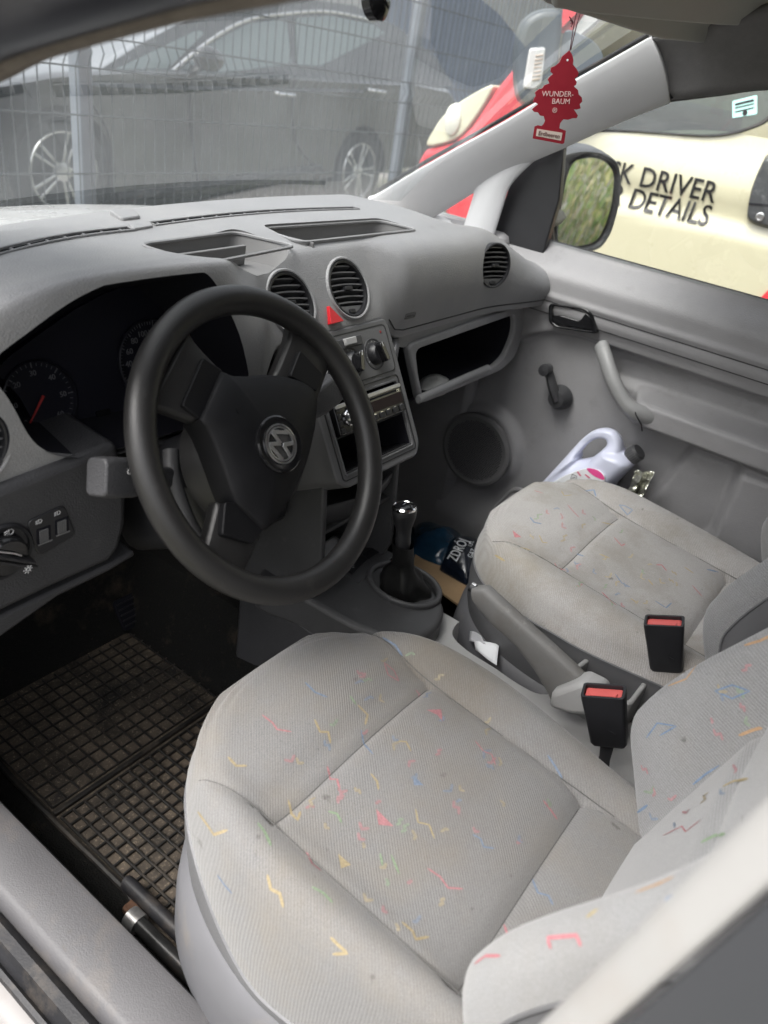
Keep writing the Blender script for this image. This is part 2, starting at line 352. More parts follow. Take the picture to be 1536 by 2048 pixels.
# roof skin and headliner
def roofz(x, y): return 1.405-.10*(x/.66)**4-.05*sst(.1, .55, y)
g = G(); g.grid(15, 14, lambda u, v: Vector((lerp(-.60, .60, u), lerp(.46, -.62, v), roofz(lerp(-.60, .60, u), lerp(.46, -.62, v))))); g.mk('headliner', M_headl, van)
g = G(); g.grid(15, 14, lambda u, v: Vector((lerp(-.74, .74, u), lerp(.47, -2.9, v), roofz(lerp(-.66, .66, u), lerp(.47, -2.9, v))+.05))); g.mk('roof_skin', M_white, van)
# ---- right windscreen pillar trim
PU = [(738, 392), (760, 384), (830, 342), (920, 291), (1010, 241), (1110, 181), (1220, 119), (1306, 70)]
PLo = [(800, 428), (818, 437), (868, 424), (958, 369), (1045, 322), (1130, 285), (1240, 235), (1342, 195)]
def pillar_pt(i, v):
    a = X(PU[i], .605); b = X(PLo[i], .672); m = (a+b)/2+Vector((-.016, -.016, .004))
    return a*(1-v)**2+m*2*v*(1-v)+b*v*v
g = G(); n = len(PU); cols = [[pillar_pt(i, v/8) for i in range(n)] for v in range(9)]; cols = [catmull(c, 5) for c in cols]
g.grid(len(cols[0]), 9, lambda u, v: cols[round(v*8)][round(u*(len(cols[0])-1))])
g.mk('windscreen_pillar', M_pillar, van, solid=.016, soff=-1, bev=.003)
# quarter post
qp = [(966, 368), (1030, 330), (982, 487), (935, 464)]
g = G(); qa, qb, qc, qd = (X(p, .672) for p in qp)
def qpt(u, v):
    vv_ = v*1.12-.12; f = max(0, 1-vv_/.30)**2
    l = qa.lerp(qd, vv_)+(X((948, 380), .672)-qa)*f*.9; r = qb.lerp(qc, vv_)+(X((1072, 312), .672)-qb)*f*.9
    return l.lerp(r, u)+Vector((-.012*math.sin(math.pi*u)**.7+.005*f-.002, 0, 0))
g.grid(13, 17, qpt); g.mk('quarter_post', M_pillar, van, solid=.014, soff=-1, bev=.003)
g = G(); ft = [X(p, .675) for p in ((818, 437), (870, 436), (930, 466), (985, 488))]; 
g.tube(catmull(ft, 5), .009, 10); g.mk('quarter_sill', M_pillar, van)
M_qglass = glassmat('side_glass', (.93, .96, .95), dust=.035)
g = G(); g.add([X(p, .70) for p in ((815, 445), (960, 345), (1000, 345), (960, 490))], [(0, 1, 2, 3)]); g.mk('quarter_glass', M_qglass, van, solid=.004)
# black seal along the glass edge
g = G(); g.tube(catmull([X((p[0]-2, p[1]-5), .61) for p in PU[1:]], 5), .0042, 8); g.mk('glass_seal', M_rubber, van)
g = G(); sl = [Vector((x, yw(x)+.012, .853)) for x in [i/20 for i in range(-13, 8)]]; g.tube(sl, .006, 8); g.mk('cowl_seal', M_rubber, van)
# felt rail above the passenger door
fa = [X((1335, 198), .672), X((1440, 185), .672), X((1550, 172), .672)]; dd = (fa[2]-fa[1]).normalized()
low = fa+[fa[2]+dd*.25+Vector((0, 0, -.02)), fa[2]+dd*.6+Vector((0, 0, -.06))]
ua = [X((1300, 66), .60), X((1420, 40), .57), X((1550, 0), .54)]; up_ = ua+[low[3]+Vector((-.14, 0, .20)), low[4]+Vector((-.15, 0, .24))]
lw_ = catmull(low, 6); uw_ = catmull(up_, 6)
g = G(); g.grid(len(lw_), 10, lambda u, v: (lambda a, b: a*(1-v)**2+((a+b)/2+Vector((.01, 0, .03)))*2*v*(1-v)+b*v*v)(lw_[round(u*(len(lw_)-1))], uw_[round(u*(len(lw_)-1))]))
g.mk('roof_rail_felt', M_headl, van, solid=.012, soff=-1)
g = G(); g.tube(lw_, .006, 8); g.mk('doorway_seal', M_rubber, van)
g = G(); e = catmull([X(p, .60+.07*i/4-.01) for i, p in enumerate(((1306, 66), (1308, 100), (1318, 140), (1330, 175), (1345, 197)))], 4); g.tube(e, .0016, 6); g.mk('trim_joint', M_black, van)
# ---- driver side pillar / roof rail edge at top left
TL = [(-420, 350), (-200, 250), (0, 166), (60, 136), (110, 114), (200, 87), (300, 60), (400, 36), (560, 6), (720, -20), (950, -50)]
TM = [(-420, 310), (-200, 210), (0, 126), (60, 104), (110, 88), (200, 62), (300, 34), (400, 8), (560, -24), (720, -52), (950, -80)]
TU = [(-420, 120), (-200, 20), (0, -70), (60, -95), (110, -110), (200, -140), (300, -165), (400, -185), (560, -215), (720, -240), (950, -260)]
la = catmull([X(p, -.655) for p in TL], 4); lb = catmull([X(p, -.672) for p in TM], 4); lc = catmull([X(p, -.735) for p in TU], 4)
g = G(); g.grid(len(la), 5, lambda u, v: (lambda a, b: a.lerp(b, v)+Vector((-.004, 0, -.004))*math.sin(math.pi*v))(la[round(u*(len(la)-1))], lb[round(u*(len(la)-1))])); g.mk('driver_pillar_trim', mat('trim_edge_felt', (.17, .15, .14), .9, .1, grain=(400, .8), var=(60, .15)), van)
g = G(); g.grid(len(lb), 5, lambda u, v: lb[round(u*(len(la)-1))].lerp(lc[round(u*(len(la)-1))], v)+Vector((-.01, 0, -.01))*math.sin(math.pi*v)); g.mk('driver_door_seal', mat('navy_rubber', (.018, .019, .028), .4, .5), van)  # black rubber; the blue of the reflected sky is put into its colour
back = [p+Vector((.10, 0, .22)) for p in la]
g = G(); g.grid(len(la), 2, lambda u, v: la[round(u*(len(la)-1))].lerp(back[round(u*(len(la)-1))], v)); g.mk('driver_rail_felt', M_headl, van)
# ---- windscreen
M_glass = glassmat('windscreen_glass', (.745, .765, .765), (.66, .73, .76), dust=.058, speck=.16)
def wpt(u, v):
    x = lerp(-.68, .64, u); s = x/.66
    b = Vector((x, yw(x)+.045, .850-.012*s*s)); t = Vector((x*.965, .51-.05*s*s, 1.390-.03*s*s))
    p = b.lerp(t, v); return p+Vector((0, .018, .018))*math.sin(math.pi*v)
g = G(); g.grid(25, 17, wpt); g.mk('windscreen', M_glass, van)
# ---- white bonnet and scuttle outside
def bpt(u, v):
    x = lerp(-.70, .70, u); y = lerp(1.13, 2.0, v); return Vector((x, y-.12*(x/.7)**2, max(.0, .800-.05*(x/.7)**2-.06*v-.16*v**3)))
g = G(); g.grid(17, 12, bpt); g.mk('bonnet', M_white, van, solid=.01, soff=-1)
g = G(); g.box((0, 1.96, .10), (.66, .05, .38)); g.mk('nose_panel', M_white, van, bev=.04)
for s in (-1, 1):
    g = G(); g.box((s*.72, 1.50, .10), (.06, .45, .42)); g.mk('front_wing', M_white, van, bev=.05)
# ================================================================== DASHBOARD
dash = thing('dashboard', 'grey plastic dashboard with round vents, radio and open glove shelf', 'dashboard', (0, .9, .5))
def hump(x): return .010*gau(x+.42, .20)
def edrop(x): return .096*sst(.36, .62, x)+.03*sst(-.5, -.72, x)
DS = {}   # control sections, (y, z)
def sec(x):
    w = yw(x)
    e = edrop(x)
    top = [(w+.015, .70), (w+.012, .842-e), (w, .862-e), (w-.035, .867-e), (.93, .870-e), (.865, .867-e*.9+hump(x)*.25)]
    D = [(.76, .872+hump(x)*.6-e), (.715, .873+hump(x)-e), (.697, .862+hump(x)*.8-e), (.692, .79), (.697, .70), (.705, .672), (.75, .66), (1.0, .64)]
    C = [(.825, .859), (.797, .853), (.782, .837), (.758, .797), (.734, .754), (.738, .735), (.80, .70), (1.0, .66)]
    Pp = [(.80, .858), (.760, .845), (.740, .818), (.732, .77), (.742, .705), (.752, .690), (.82, .68), (1.0, .66)]
    E_ = [(.77, .782), (.730, .776), (.705, .763), (.69, .738), (.697, .71), (.71, .694), (.80, .68), (1.0, .66)]
    def mix(A, B, t): return [(lerp(a[0], b[0], t), lerp(a[1], b[1], t)) for a, b in zip(A, B)]
    if x < -.14: r = mix(D, C, sst(-.36, -.15, x))[:3]+mix(D, C, sst(-.26, -.17, x))[3:]
    elif x < .30: r = mix(C, Pp, sst(.07, .15, x))
    else: r = mix(Pp, E_, sst(.44, .68, x))
    # drop the left end of the hood
    return top+r
NX = 150; rings = []
for i in range(NX+1):
    x = lerp(-.70, .658, i/NX); s = sec(x)
    c = catmull([(0, a, b) for a, b in s], 5); rings.append([Vector((x, p.y, p.z)) for p in c])
m = len(rings[0]); g = G()
g.add([v for r in rings for v in r], [(i*m+j, i*m+(j+1) % m, (i+1)*m+(j+1) % m, (i+1)*m+j) for i in range(NX) for j in range(m)]+[list(range(m))[::-1], [NX*m+j for j in range(m)]])
body = g.mk('dash_body', [M_dash, M_tray, M_dark], dash)
def cutter(poly, pl, h0, h1, mi=1, poly1=None):
    g = G(); g.prism(poly, pl, h0, h1, 0, poly1); o = g.mk('cut', [M_dash, M_tray, M_dark], None, smooth=False)
    o.data.polygons.foreach_set('material_index', [mi]*len(o.data.polygons)); return o
TOP = Pl((0, 0, .870), (1, 0, 0), (0, 1, 0)); T1 = Pl((-.22, .8, .8655), (1, 0, -.05), (0, 1, 0)); T2 = Pl((.08, .85, .8605), (1, 0, 0), (0, 1, .03))
def shr(poly, k, s=0):
    cx = sum(p[0] for p in poly)/len(poly); cy_ = sum(p[1] for p in poly)/len(poly)
    return [(cx+(a-cx)*k, cy_+(b-cy_)*k) for a, b in poly]
tray1 = rpoly([T1.px(p) for p in ((276, 492), (405, 531), (592, 494), (468, 466))], .02)
tray2 = rpoly([T2.px(p) for p in ((518, 459), (602, 487), (836, 461), (758, 443))], .02)
cuts = []
for t, TT, td in ((tray1, T1, .032), (tray2, T2, .05)):
    lo = [(a, b) for a, b in shr(t, .88)]
    g = G(); n_ = len(t); vs_ = [TT.p(a, b, -td) for a, b in lo]+[TT.p(a, b, 0) for a, b in t]+[TT.p(a, b, .06) for a, b in t]
    fs = [list(range(n_))[::-1], list(range(2*n_, 3*n_))]+[(k*n_+i, k*n_+(i+1) % n_, (k+1)*n_+(i+1) % n_, (k+1)*n_+i) for k in (0, 1) for i in range(n_)]
    g.add(vs_, fs); o = g.mk('cut', [M_dash, M_tray, M_dark], None, smooth=False); o.data.polygons.foreach_set('material_index', [1]*len(o.data.polygons)); cuts.append(o)
# windscreen demist slots
dslots = []
for a, b in (((-30, 512), (262, 458)), ((303, 449), (712, 417))):
    pts = [TOP.px((lerp(a[0], b[0], t), lerp(a[1], b[1], t)-(8 if a[0] < 0 else 7)*math.sin(math.pi*t))) for t in [i/10 for i in range(11)]]
    dslots.append(pts); wv = .006
    poly = [(p[0], p[1]+wv) for p in pts]+[(p[0], p[1]-wv) for p in pts[::-1]]
    cuts.append(cutter(poly, TOP, -.03, .03, 2))
# instrument binnacle: arch opening under the hood
BIN = Pl((-.43, .69, .75), (1, 0, 0), (0, 0, 1))
arch_px = [(-60, 800), (-30, 742), (0, 712), (60, 668), (140, 612), (200, 580), (250, 561), (300, 546), (350, 538), (385, 537), (412, 543), (432, 558), (452, 590), (475, 650), (492, 715), (500, 770), (470, 850), (380, 870), (215, 912), (130, 912), (92, 902), (60, 870), (20, 800), (-20, 760)]
arch = cat2([BIN.px(p) for p in arch_px], 3)
arch = [(a, min(b, .864+hump(a-.43)-edrop(a-.43)-.75)) for a, b in arch]
g = G(); inner = shr(arch, .90); inner = [(a, b*.74-.012) for a, b in inner]
vs_ = [BIN.p(a, b, .08) for a, b in arch]+[BIN.p(a, b, -.005) for a, b in arch]+[BIN.p(a, b, -.13) for a, b in inner]; n_ = len(arch)
g.add(vs_, [list(range(n_))[::-1], list(range(2*n_, 3*n_))]+[(k*n_+i, k*n_+(i+1) % n_, (k+1)*n_+(i+1) % n_, (k+1)*n_+i) for k in (0, 1) for i in range(n_)])
o = g.mk('cut', [M_dash, M_tray, M_dark], None, smooth=False); o.data.polygons.foreach_set('material_index', [2]*len(o.data.polygons)); cuts.append(o)
# round vent openings
VC = Pl((-.02, .7585, .798), (1, 0, 0), (0, math.sin(R_(31)), math.cos(R_(31))))
va = VC.px((696, 577)); vb = VC.px((582, 606))
VO = {}
a_, y_ = R_(24), R_(-40)
DB0 = bvh_of(body); vq, nR = shoot(DB0, (990, 531)); nR = (nR+Vector((-.25, 0, 0))).normalized(); uR = Vector((0, 0, 1)).cross(nR).normalized(); uR = uR if uR.x > 0 else -uR
VR = Pl(vq+nR*.006, uR, nR.cross(uR)); vr = VR.px((990, 531))
VL = Pl((-.60, .694, .66), (1, 0, 0), (0, .1, 1)); vl = VL.px((-66, 890))
for pl, c, r in ((VC, va, .043), (VC, vb, .043), (VR, vr, .041), (VL, vl, .04)):
    cuts.append(cutter(circ(*c, r, 40), pl, -.05, .05, 2))
boolean(body, cuts)
# ---- tray rims and dividers
for t, TT in ((tray1, T1), (tray2, T2)):
    g = G(); g.tube([TT.p(a, b, .0012) for a, b in t], .0026, 6, closed=True); g.mk('tray_rim', M_dash, dash)
def fin(p0, p1, h0, h1, w_=.003, TT=None):
    TT = TT or T1; a, b = Vector((*TT.px(p0), 0)), Vector((*TT.px(p1), 0)); d = (b-a).normalized(); s = Vector((-d.y, d.x, 0))*w_
    poly = [(a+s), (b+s), (b-s), (a-s)]; g = G(); g.prism([(p.x, p.y) for p in poly], TT, h0, h1); return g.mk('tray_divider', M_tray, dash, bev=.0012)
fin((330, 505), (490, 484), -.031, -.004); fin((378, 508), (432, 530), -.031, -.006); fin((548, 468), (628, 487), -.049, .001, TT=T2); fin((310, 488), (472, 472), -.031, -.016)
# ---- demist slots: frame and cross ribs
for k, pts in enumerate(dslots):
    wv = .0075; g = G(); lp = [TOP.p(p[0], p[1]+wv, .001) for p in pts]+[TOP.p(p[0], p[1]-wv, .001) for p in pts[::-1]]
    g.tube(lp, .0016, 6, closed=True); g.mk('demist_frame', M_dash, dash)
    cum = [0]
    for a, b in zip(pts, pts[1:]): cum.append(cum[-1]+math.hypot(b[0]-a[0], b[1]-a[1]))
    nr = int(cum[-1]/.034); rib = None
    for i in range(nr+1):
        s = cum[-1]*(i+.5)/(nr+1); j = max(q for q in range(len(pts)-1) if cum[q] <= s); t = (s-cum[j])/(cum[j+1]-cum[j]); c = (lerp(pts[j][0], pts[j+1][0], t), lerp(pts[j][1], pts[j+1][1], t))
        if rib is None:
            g = G(); g.box((0, 0, 0), (.0012, .007, .008)); rib = g.mk('demist_rib', M_dash, dash, mw=Matrix.Translation(TOP.p(*c, -.008)))
        else: dup(rib, dash, Matrix.Translation(TOP.p(*c, -.008)))
    g = G(); g.prism([(p[0], p[1]+.007) for p in pts]+[(p[0], p[1]-.007) for p in pts[::-1]], TOP, -.032, -.028); g.mk('demist_duct', M_dark, dash)
# small sensor cover near the windscreen
sc_ = rpoly([TOP.px(p) for p in ((217, 424), (262, 421), (282, 437), (243, 442))], .008)
g = G(); g.prism(sc_, TOP, -.02, .004); g.mk('sensor_cover', M_dash, dash, bev=.002)
sc_ = rpoly([TOP.px(p) for p in ((256, 452), (300, 447), (306, 455), (268, 461))], .004)
g = G(); g.prism(sc_, TOP, -.02, .003); g.mk('slot_bridge', M_dash, dash, bev=.001)
# ---- vents
M_slat = mat('slat_grey', (.10, .10, .105), .4, .5)
def vent(pl, c, r, tilt=0, name='air_vent', lip=True):
    q = Pl(pl.p(*c), pl.u*math.cos(tilt)+pl.v*math.sin(tilt), pl.v*math.cos(tilt)-pl.u*math.sin(tilt))
    g = G(); g.lathe([(r*1.0, -.05), (r*.96, -.05), (r*.93, -.004), (r*.95, .0015), (r*1.02, .0026), (r*1.06, .001), (r*1.06, -.01)], q, 48)
    ring = g.mk(name, M_black, dash)
    if lip: g = G(); g.lathe([(r*1.05, .0005), (r*1.08, .0032), (r*1.13, .0036), (r*1.18, .001), (r*1.18, -.012)], q, 48); g.mk('vent_lip', M_dash, ring)
    g = G(); g.lathe([(0, -.045), (r*.97, -.045)], q, 32); g.mk('duct', M_dark, ring)
    for k in range(7):
        b = lerp(-.55, .78, k/6)*r; hw = math.sqrt(max(0, (r*.93)**2-b*b)); g = G()
        pts = [(lerp(-hw, hw, t/10)) for t in range(11)]
        vs_ = []
        for a in pts:
            cb = -.10*r*(1-(a/r)**2)
            for (db, h) in ((.0011, -.002), (-.0011, -.002), (-.006, -.022), (-.0035, -.022)): vs_.append(q.p(a, b+db-cb*.6, h))
        g.add(vs_, [(i*4+j, i*4+(j+1) % 4, (i+1)*4+(j+1) % 4, (i+1)*4+j) for i in range(10) for j in range(4)]+[(3, 2, 1, 0), (40, 41, 42, 43)])
        g.mk('slat', M_slat, ring, ang=30)
    g = G(); g.prism(rpoly([(-.008, -.003), (.009, -.003), (.009, .0035), (-.008, .0035)], .0015), q, -.012, .003); g.mk('vent_tab', M_black, ring, bev=.001)
    # lower bar with thumb wheel
    hw = math.sqrt((r*.93)**2-(.72*r)**2)
    seg = [(r*.93*math.cos(R_(t)), r*.93*math.sin(R_(t))) for t in range(222, 319, 8)]
    g = G(); g.prism(seg, q, -.03, -.004); g.mk('vent_bar', M_fascia, ring, bev=.001)
    g = G(); g.prism(rrect(0, -.82*r, .007, .0035, .002, 3), q, -.02, -.0005); g.mk('thumb_wheel', M_black, ring, bev=.0008)
    return ring
vent(VC, va, .043, R_(-4)); vent(VC, vb, .043, R_(-4)); vent(VR, vr, .041, R_(0), lip=False); vent(VL, vl, .04)
# ---- airbag mark
DB = bvh_of(body); ql, qn = shoot(DB, (820, 631)); AB = Pl(ql, (1, -qn.x/qn.y*1.0, 0), Vector((0, 0, 1))-qn*qn.z); a, b = 0, 0
g = G(); g.ring(rrect(a, b, .016, .0055, .003), rrect(a, b, .0148, .0043, .0022), AB, -.002, .0012); g.mk('airbag_plate', M_tray, dash)
text('airbag_lettering', 'AIRBAG', M_tray, AB, a, b, .007, dash, h=.0008)
# seam groove below the airbag panel
g = G(); sm = [Vector((x, sec(x)[10][0]-.0012, sec(x)[10][1]+.002)) for x in [lerp(.105, .655, i/20) for i in range(21)]]; g.tube(sm, .0012, 6); g.mk('airbag_seam', M_black, dash)

# ---- centre fascia
FA = Pl((-.025, .67, .64), (1, 0, 0), (0, .492, .871))
def FX(pts): return [FA.px(p) for p in pts]

outl = rpoly([(-.116, .121), (.106, .121), (.112, .10), (.113, -.10), (.095, -.120), (-.098, -.118), (-.116, -.104)], .014, 5)
g = G(); g.prism(outl, FA, -.20, 0)
fas = g.mk('centre_fascia', [M_fascia, M_fascia, M_dark], dash, smooth=False)
def bxr(x0, x1, y0, y1, r=.006): return rrect((x0+x1)/2, (y0+y1)/2, abs(x1-x0)/2, abs(y1-y0)/2, r, 4)
cc = []
for poly, d in ((bxr(-.0935, .0885, -.097, .0145, .004), -.13),):
    g = G(); g.prism(poly, FA, d, .05); o = g.mk('cut', [M_fascia, M_fascia, M_dark], None, smooth=False); o.data.polygons.foreach_set('material_index', [2]*len(o.data.polygons)); cc.append(o)
boolean(fas, cc)
md = fas.modifiers.new('bevel', 'BEVEL'); md.width = .004; md.segments = 3; md.limit_method = 'ANGLE'; md.angle_limit = R_(50)
# raised frame lines of heater panel and radio bay
g = G(); g.ring(bxr(-.106, .099, .032, .112, .010), bxr(-.104, .097, .034, .110, .008), FA, -.002, .0012); g.mk('heater_panel_edge', M_black, dash)
g = G(); g.prism(bxr(-.104, .097, .034, .110, .008), FA, -.002, .0008); g.mk('heater_panel', M_fascia, dash)
g = G(); g.ring(bxr(-.104, .099, -.107, .026, .008), bxr(-.102, .097, -.105, .024, .006), FA, -.002, .0010); g.mk('radio_bay_edge', M_black, dash)
g = G(); g.ring(bxr(-.097, .092, -.100, .0185, .005), bxr(-.0935, .0885, -.097, .0145, .004), FA, -.004, .0022); g.mk('radio_bay_frame', M_fascia, dash, bev=.001)
# heater knobs
def knob(c, ang):
    g = G(); g.lathe([(.0, .0006), (.0225, .0006), (.0240, .0022), (.0255, .0022), (.0262, .0008)], FA, 40, c=c); k = g.mk('heater_knob', M_cdark, dash)
    g = G(); g.lathe([(.0185, .001), (.0175, .011), (.0145, .0145), (0, .0150)], FA, 36, c=c); g.mk('knob_body', M_black, k)
    ca, sa = math.cos(ang), math.sin(ang); q = Pl(FA.p(*c), FA.u*ca+FA.v*sa, FA.v*ca-FA.u*sa)
    g = G(); g.prism(rrect(0, 0, .0075, .0175, .006, 4), q, .008, .025, poly1=rrect(0, 0, .0052, .016, .005, 4)); g.mk('knob_grip', M_blackg, k, bev=.0015)
    g = G(); g.box((0, .0125, .0252), (.0006, .004, .0003), q.mat()); g.mk('knob_pointer', M_mark, k)
    for t in range(-5, 6):
        th = R_(90+t*24); g = G(); p = Pl(FA.p(c[0]+.0208*math.cos(th), c[1]+.0208*math.sin(th)), FA.u*math.cos(th)+FA.v*math.sin(th), FA.v*math.cos(th)-FA.u*math.sin(th))
        g.box((0, 0, .0008), (.0008 if t % 5 else .0016, .0003, .0002), p.mat()); g.mk('scale_mark', M_mark, k)
M_mark = mat('printed_white', (.55, .55, .55), .5)
for c, an in (((.052, .068), .25), ((-.011, .064), -.3), ((-.074, .054), -.5)): knob(c, an)
g = G(); g.prism(bxr(-.052, .026, .088, .104, .003), FA, -.002, .006); g.mk('recirculation_slot', M_cdark, dash, bev=.0015)
g = G(); g.prism(bxr(-.022, .006, .092, .1035, .002), FA, .002, .011); g.mk('slider_button', M_clight, dash, bev=.0015)
g = G(); g.lathe([(.0022, -.001), (.0022, .0014), (0, .0022)], FA, 16, c=FA.px((760, 664))); g.mk('warning_lamp', mat('dull_red_lens', (.25, .02, .02), .3), dash)
# hazard warning button
hq, hn = shoot(DB, (664, 634)); HZ = Pl(hq, (1, 0, 0), (0, .50, .866))
tri = [HZ.px(p) for p in ((652, 612), (683, 645), (664, 650), (655, 643))]; tri = rpoly([HZ.px((652, 611)), HZ.px((684, 644)), HZ.px((656, 651))], .002)
M_red = mat('hazard_red', (.62, .02, .03), .35, .5)
g = G(); g.prism(tri, HZ, -.02, .006, poly1=shr(tri, .93)); g.mk('hazard_button', M_red, dash, bev=.0012)
# radio
g = G(); g.prism(bxr(-.0915, .0868, -.0385, .0125, .003), FA, -.12, .010, poly1=bxr(-.0900, .0853, -.0370, .0110, .003)); radio = g.mk('radio', M_blackg, dash, bev=.002)
g = G(); g.prism(bxr(-.089, .084, .0045, .0105, .002), FA, .006, .0125); g.mk('chrome_strip', mat('radio_silver', (.42, .42, .43), .3, .5, .8), radio, bev=.001)
g = G(); g.prism(bxr(-.066, .074, -.001, .0022, .001), FA, .008, .0108); g.mk('disc_slot', M_dark, radio)
g = G(); g.prism(bxr(-.025, .082, -.021, -.004, .002), FA, .008, .0109); g.mk('display', mat('display_glass', (.012, .005, .006), .4, .25), radio)
for c, r in (((-.062, -.014), .010), ((-.040, -.012), .0085)):
    g = G(); g.lathe([(r*1.25, .008), (r*1.25, .012), (r*1.1, .0135), (r, .0125)], FA, 28, c=c); k = g.mk('volume_ring', M_chrome, radio)
    g = G(); g.lathe([(r, .008), (r, .018), (r*.85, .020), (0, .0205)], FA, 28, c=c); g.mk('volume_knob', M_silver, k)
for i in range(6):
    g = G(); a = lerp(-.018, .074, i/5); g.prism(bxr(a-.006, a+.006, -.0335, -.0250, .0012), FA, .008, .0125); g.mk('preset_button', M_black, radio, bev=.0008)
    g = G(); g.prism(bxr(a-.003, a+.003, -.0245, -.0235, .0003), FA, .009, .0112); g.mk('button_mark', M_chrome, radio)
for i in range(4):
    g = G(); a = -.082+.004*i; g.prism(bxr(-.0885, -.0795, -.034+.0115*i, -.0265+.0115*i, .0012), FA, .008, .0122); g.mk('side_button', M_black, radio, bev=.0008)
text('radio_lettering', 'CD', M_chrome, FA, .074, -.0005, .0055, radio, h=.0112)
# storage slot below the radio with a ribbed rubber floor
g = G(); g.prism(bxr(-.093, .088, -.0415, -.0400, .0005), FA, -.12, -.004); g.mk('slot_roof', M_cdark, dash)
g = G(); g.box((-.0025, -.0955, -.05), (.089, .001, .05), FA.mat()); g.mk('slot_floor', M_cdark, dash)
rib = None
for i in range(34):
    M_ = FA.mat() @ Matrix.Translation((lerp(-.088, .083, i/33), -.0938, -.052))
    if rib is None:
        g = G(); g.box((0, 0, 0), (.0012, .0010, .046)); rib = g.mk('floor_rib', M_black, dash, smooth=False, mw=M_)
    else: dup(rib, dash, M_)
# lower stack below the fascia
for xx in (-.128, .074):
    g = G(); LS = Pl((xx, 0, 0), (0, 1, 0), (0, 0, 1)); g.prism([(.652, .535), (.632, .34), (.66, .27), (.95, .27), (.95, .60), (.70, .60)], LS, -.006, .006); g.mk('stack_side', M_cdark, dash, bev=.003)
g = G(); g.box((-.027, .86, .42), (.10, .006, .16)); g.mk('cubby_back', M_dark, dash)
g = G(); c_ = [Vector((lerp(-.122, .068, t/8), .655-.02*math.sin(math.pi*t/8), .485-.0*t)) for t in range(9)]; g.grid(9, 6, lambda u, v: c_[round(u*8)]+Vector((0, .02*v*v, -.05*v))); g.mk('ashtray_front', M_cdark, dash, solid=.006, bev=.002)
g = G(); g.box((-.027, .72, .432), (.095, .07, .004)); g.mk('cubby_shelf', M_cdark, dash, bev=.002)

# ---- glove shelf
GB = Pl((.38, .735, .60), (1, 0, 0), (0, .06, 1))
GO = Pl((.38, .747, .60), (1, 0, 0), (0, .10, 1))
o_px = [(806, 687), (1037, 606), (1042, 655), (1022, 712), (995, 738), (915, 772), (832, 806), (822, 760)]
i_px = [(821, 697), (1021, 627), (1021, 662), (1003, 708), (980, 731), (908, 763), (838, 794), (828, 752)]
og = [GO.px(p) for p in o_px]; ig = [GO.px(p) for p in i_px]
og, ig = rpoly(og, .02, 4), rpoly(ig, .02, 4)
bk = [(a*.97+.0, b*.97+.006) for a, b in ig]
g = G(); g.ring(og, ig, GO, -.006, .012); g.mk('glove_shelf_frame', M_dash, dash, bev=.004)
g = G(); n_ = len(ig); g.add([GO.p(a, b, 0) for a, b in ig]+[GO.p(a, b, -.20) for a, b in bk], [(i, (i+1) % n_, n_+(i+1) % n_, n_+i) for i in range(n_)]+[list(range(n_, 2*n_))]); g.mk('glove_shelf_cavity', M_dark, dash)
lipb = catmull([GO.P(p, .016) for p in ((836, 799), (915, 763), (975, 737))], 6); g = G(); g.tube(lipb, .009, 10, sq=.8); g.mk('glove_shelf_lip', M_dash, dash)
hd_a = [Vector((x, .752, .690)) for x in (.10, .25, .40, .55, .66)]; hd_b = [GO.P((lerp(806, 1037, t), lerp(687, 606, t)+8), .004) for t in (0, .27, .54, .81, 1)]
g = G(); g.grid(5, 2, lambda u, v: hd_a[round(u*4)].lerp(hd_b[round(u*4)], v)); g.mk('glove_shelf_header', M_dash, dash)
# under-dash closing panel and left pillar of the glove shelf
g = G(); g.add([Vector((.085, .70, .70)), Vector((.10, .70, .47)), Vector((.17, .76, .50)), Vector((.17, .76, .69))], [(0, 1, 2, 3)]); g.mk('glove_shelf_side', M_dash2, dash, solid=.01)
g = G(); g.add([Vector((.10, .78, .52)), Vector((.65, .78, .54)), Vector((.65, 1.12, .50)), Vector((.10, 1.12, .50))], [(0, 1, 2, 3)]); g.mk('under_dash_panel', M_dark, dash, solid=.01)

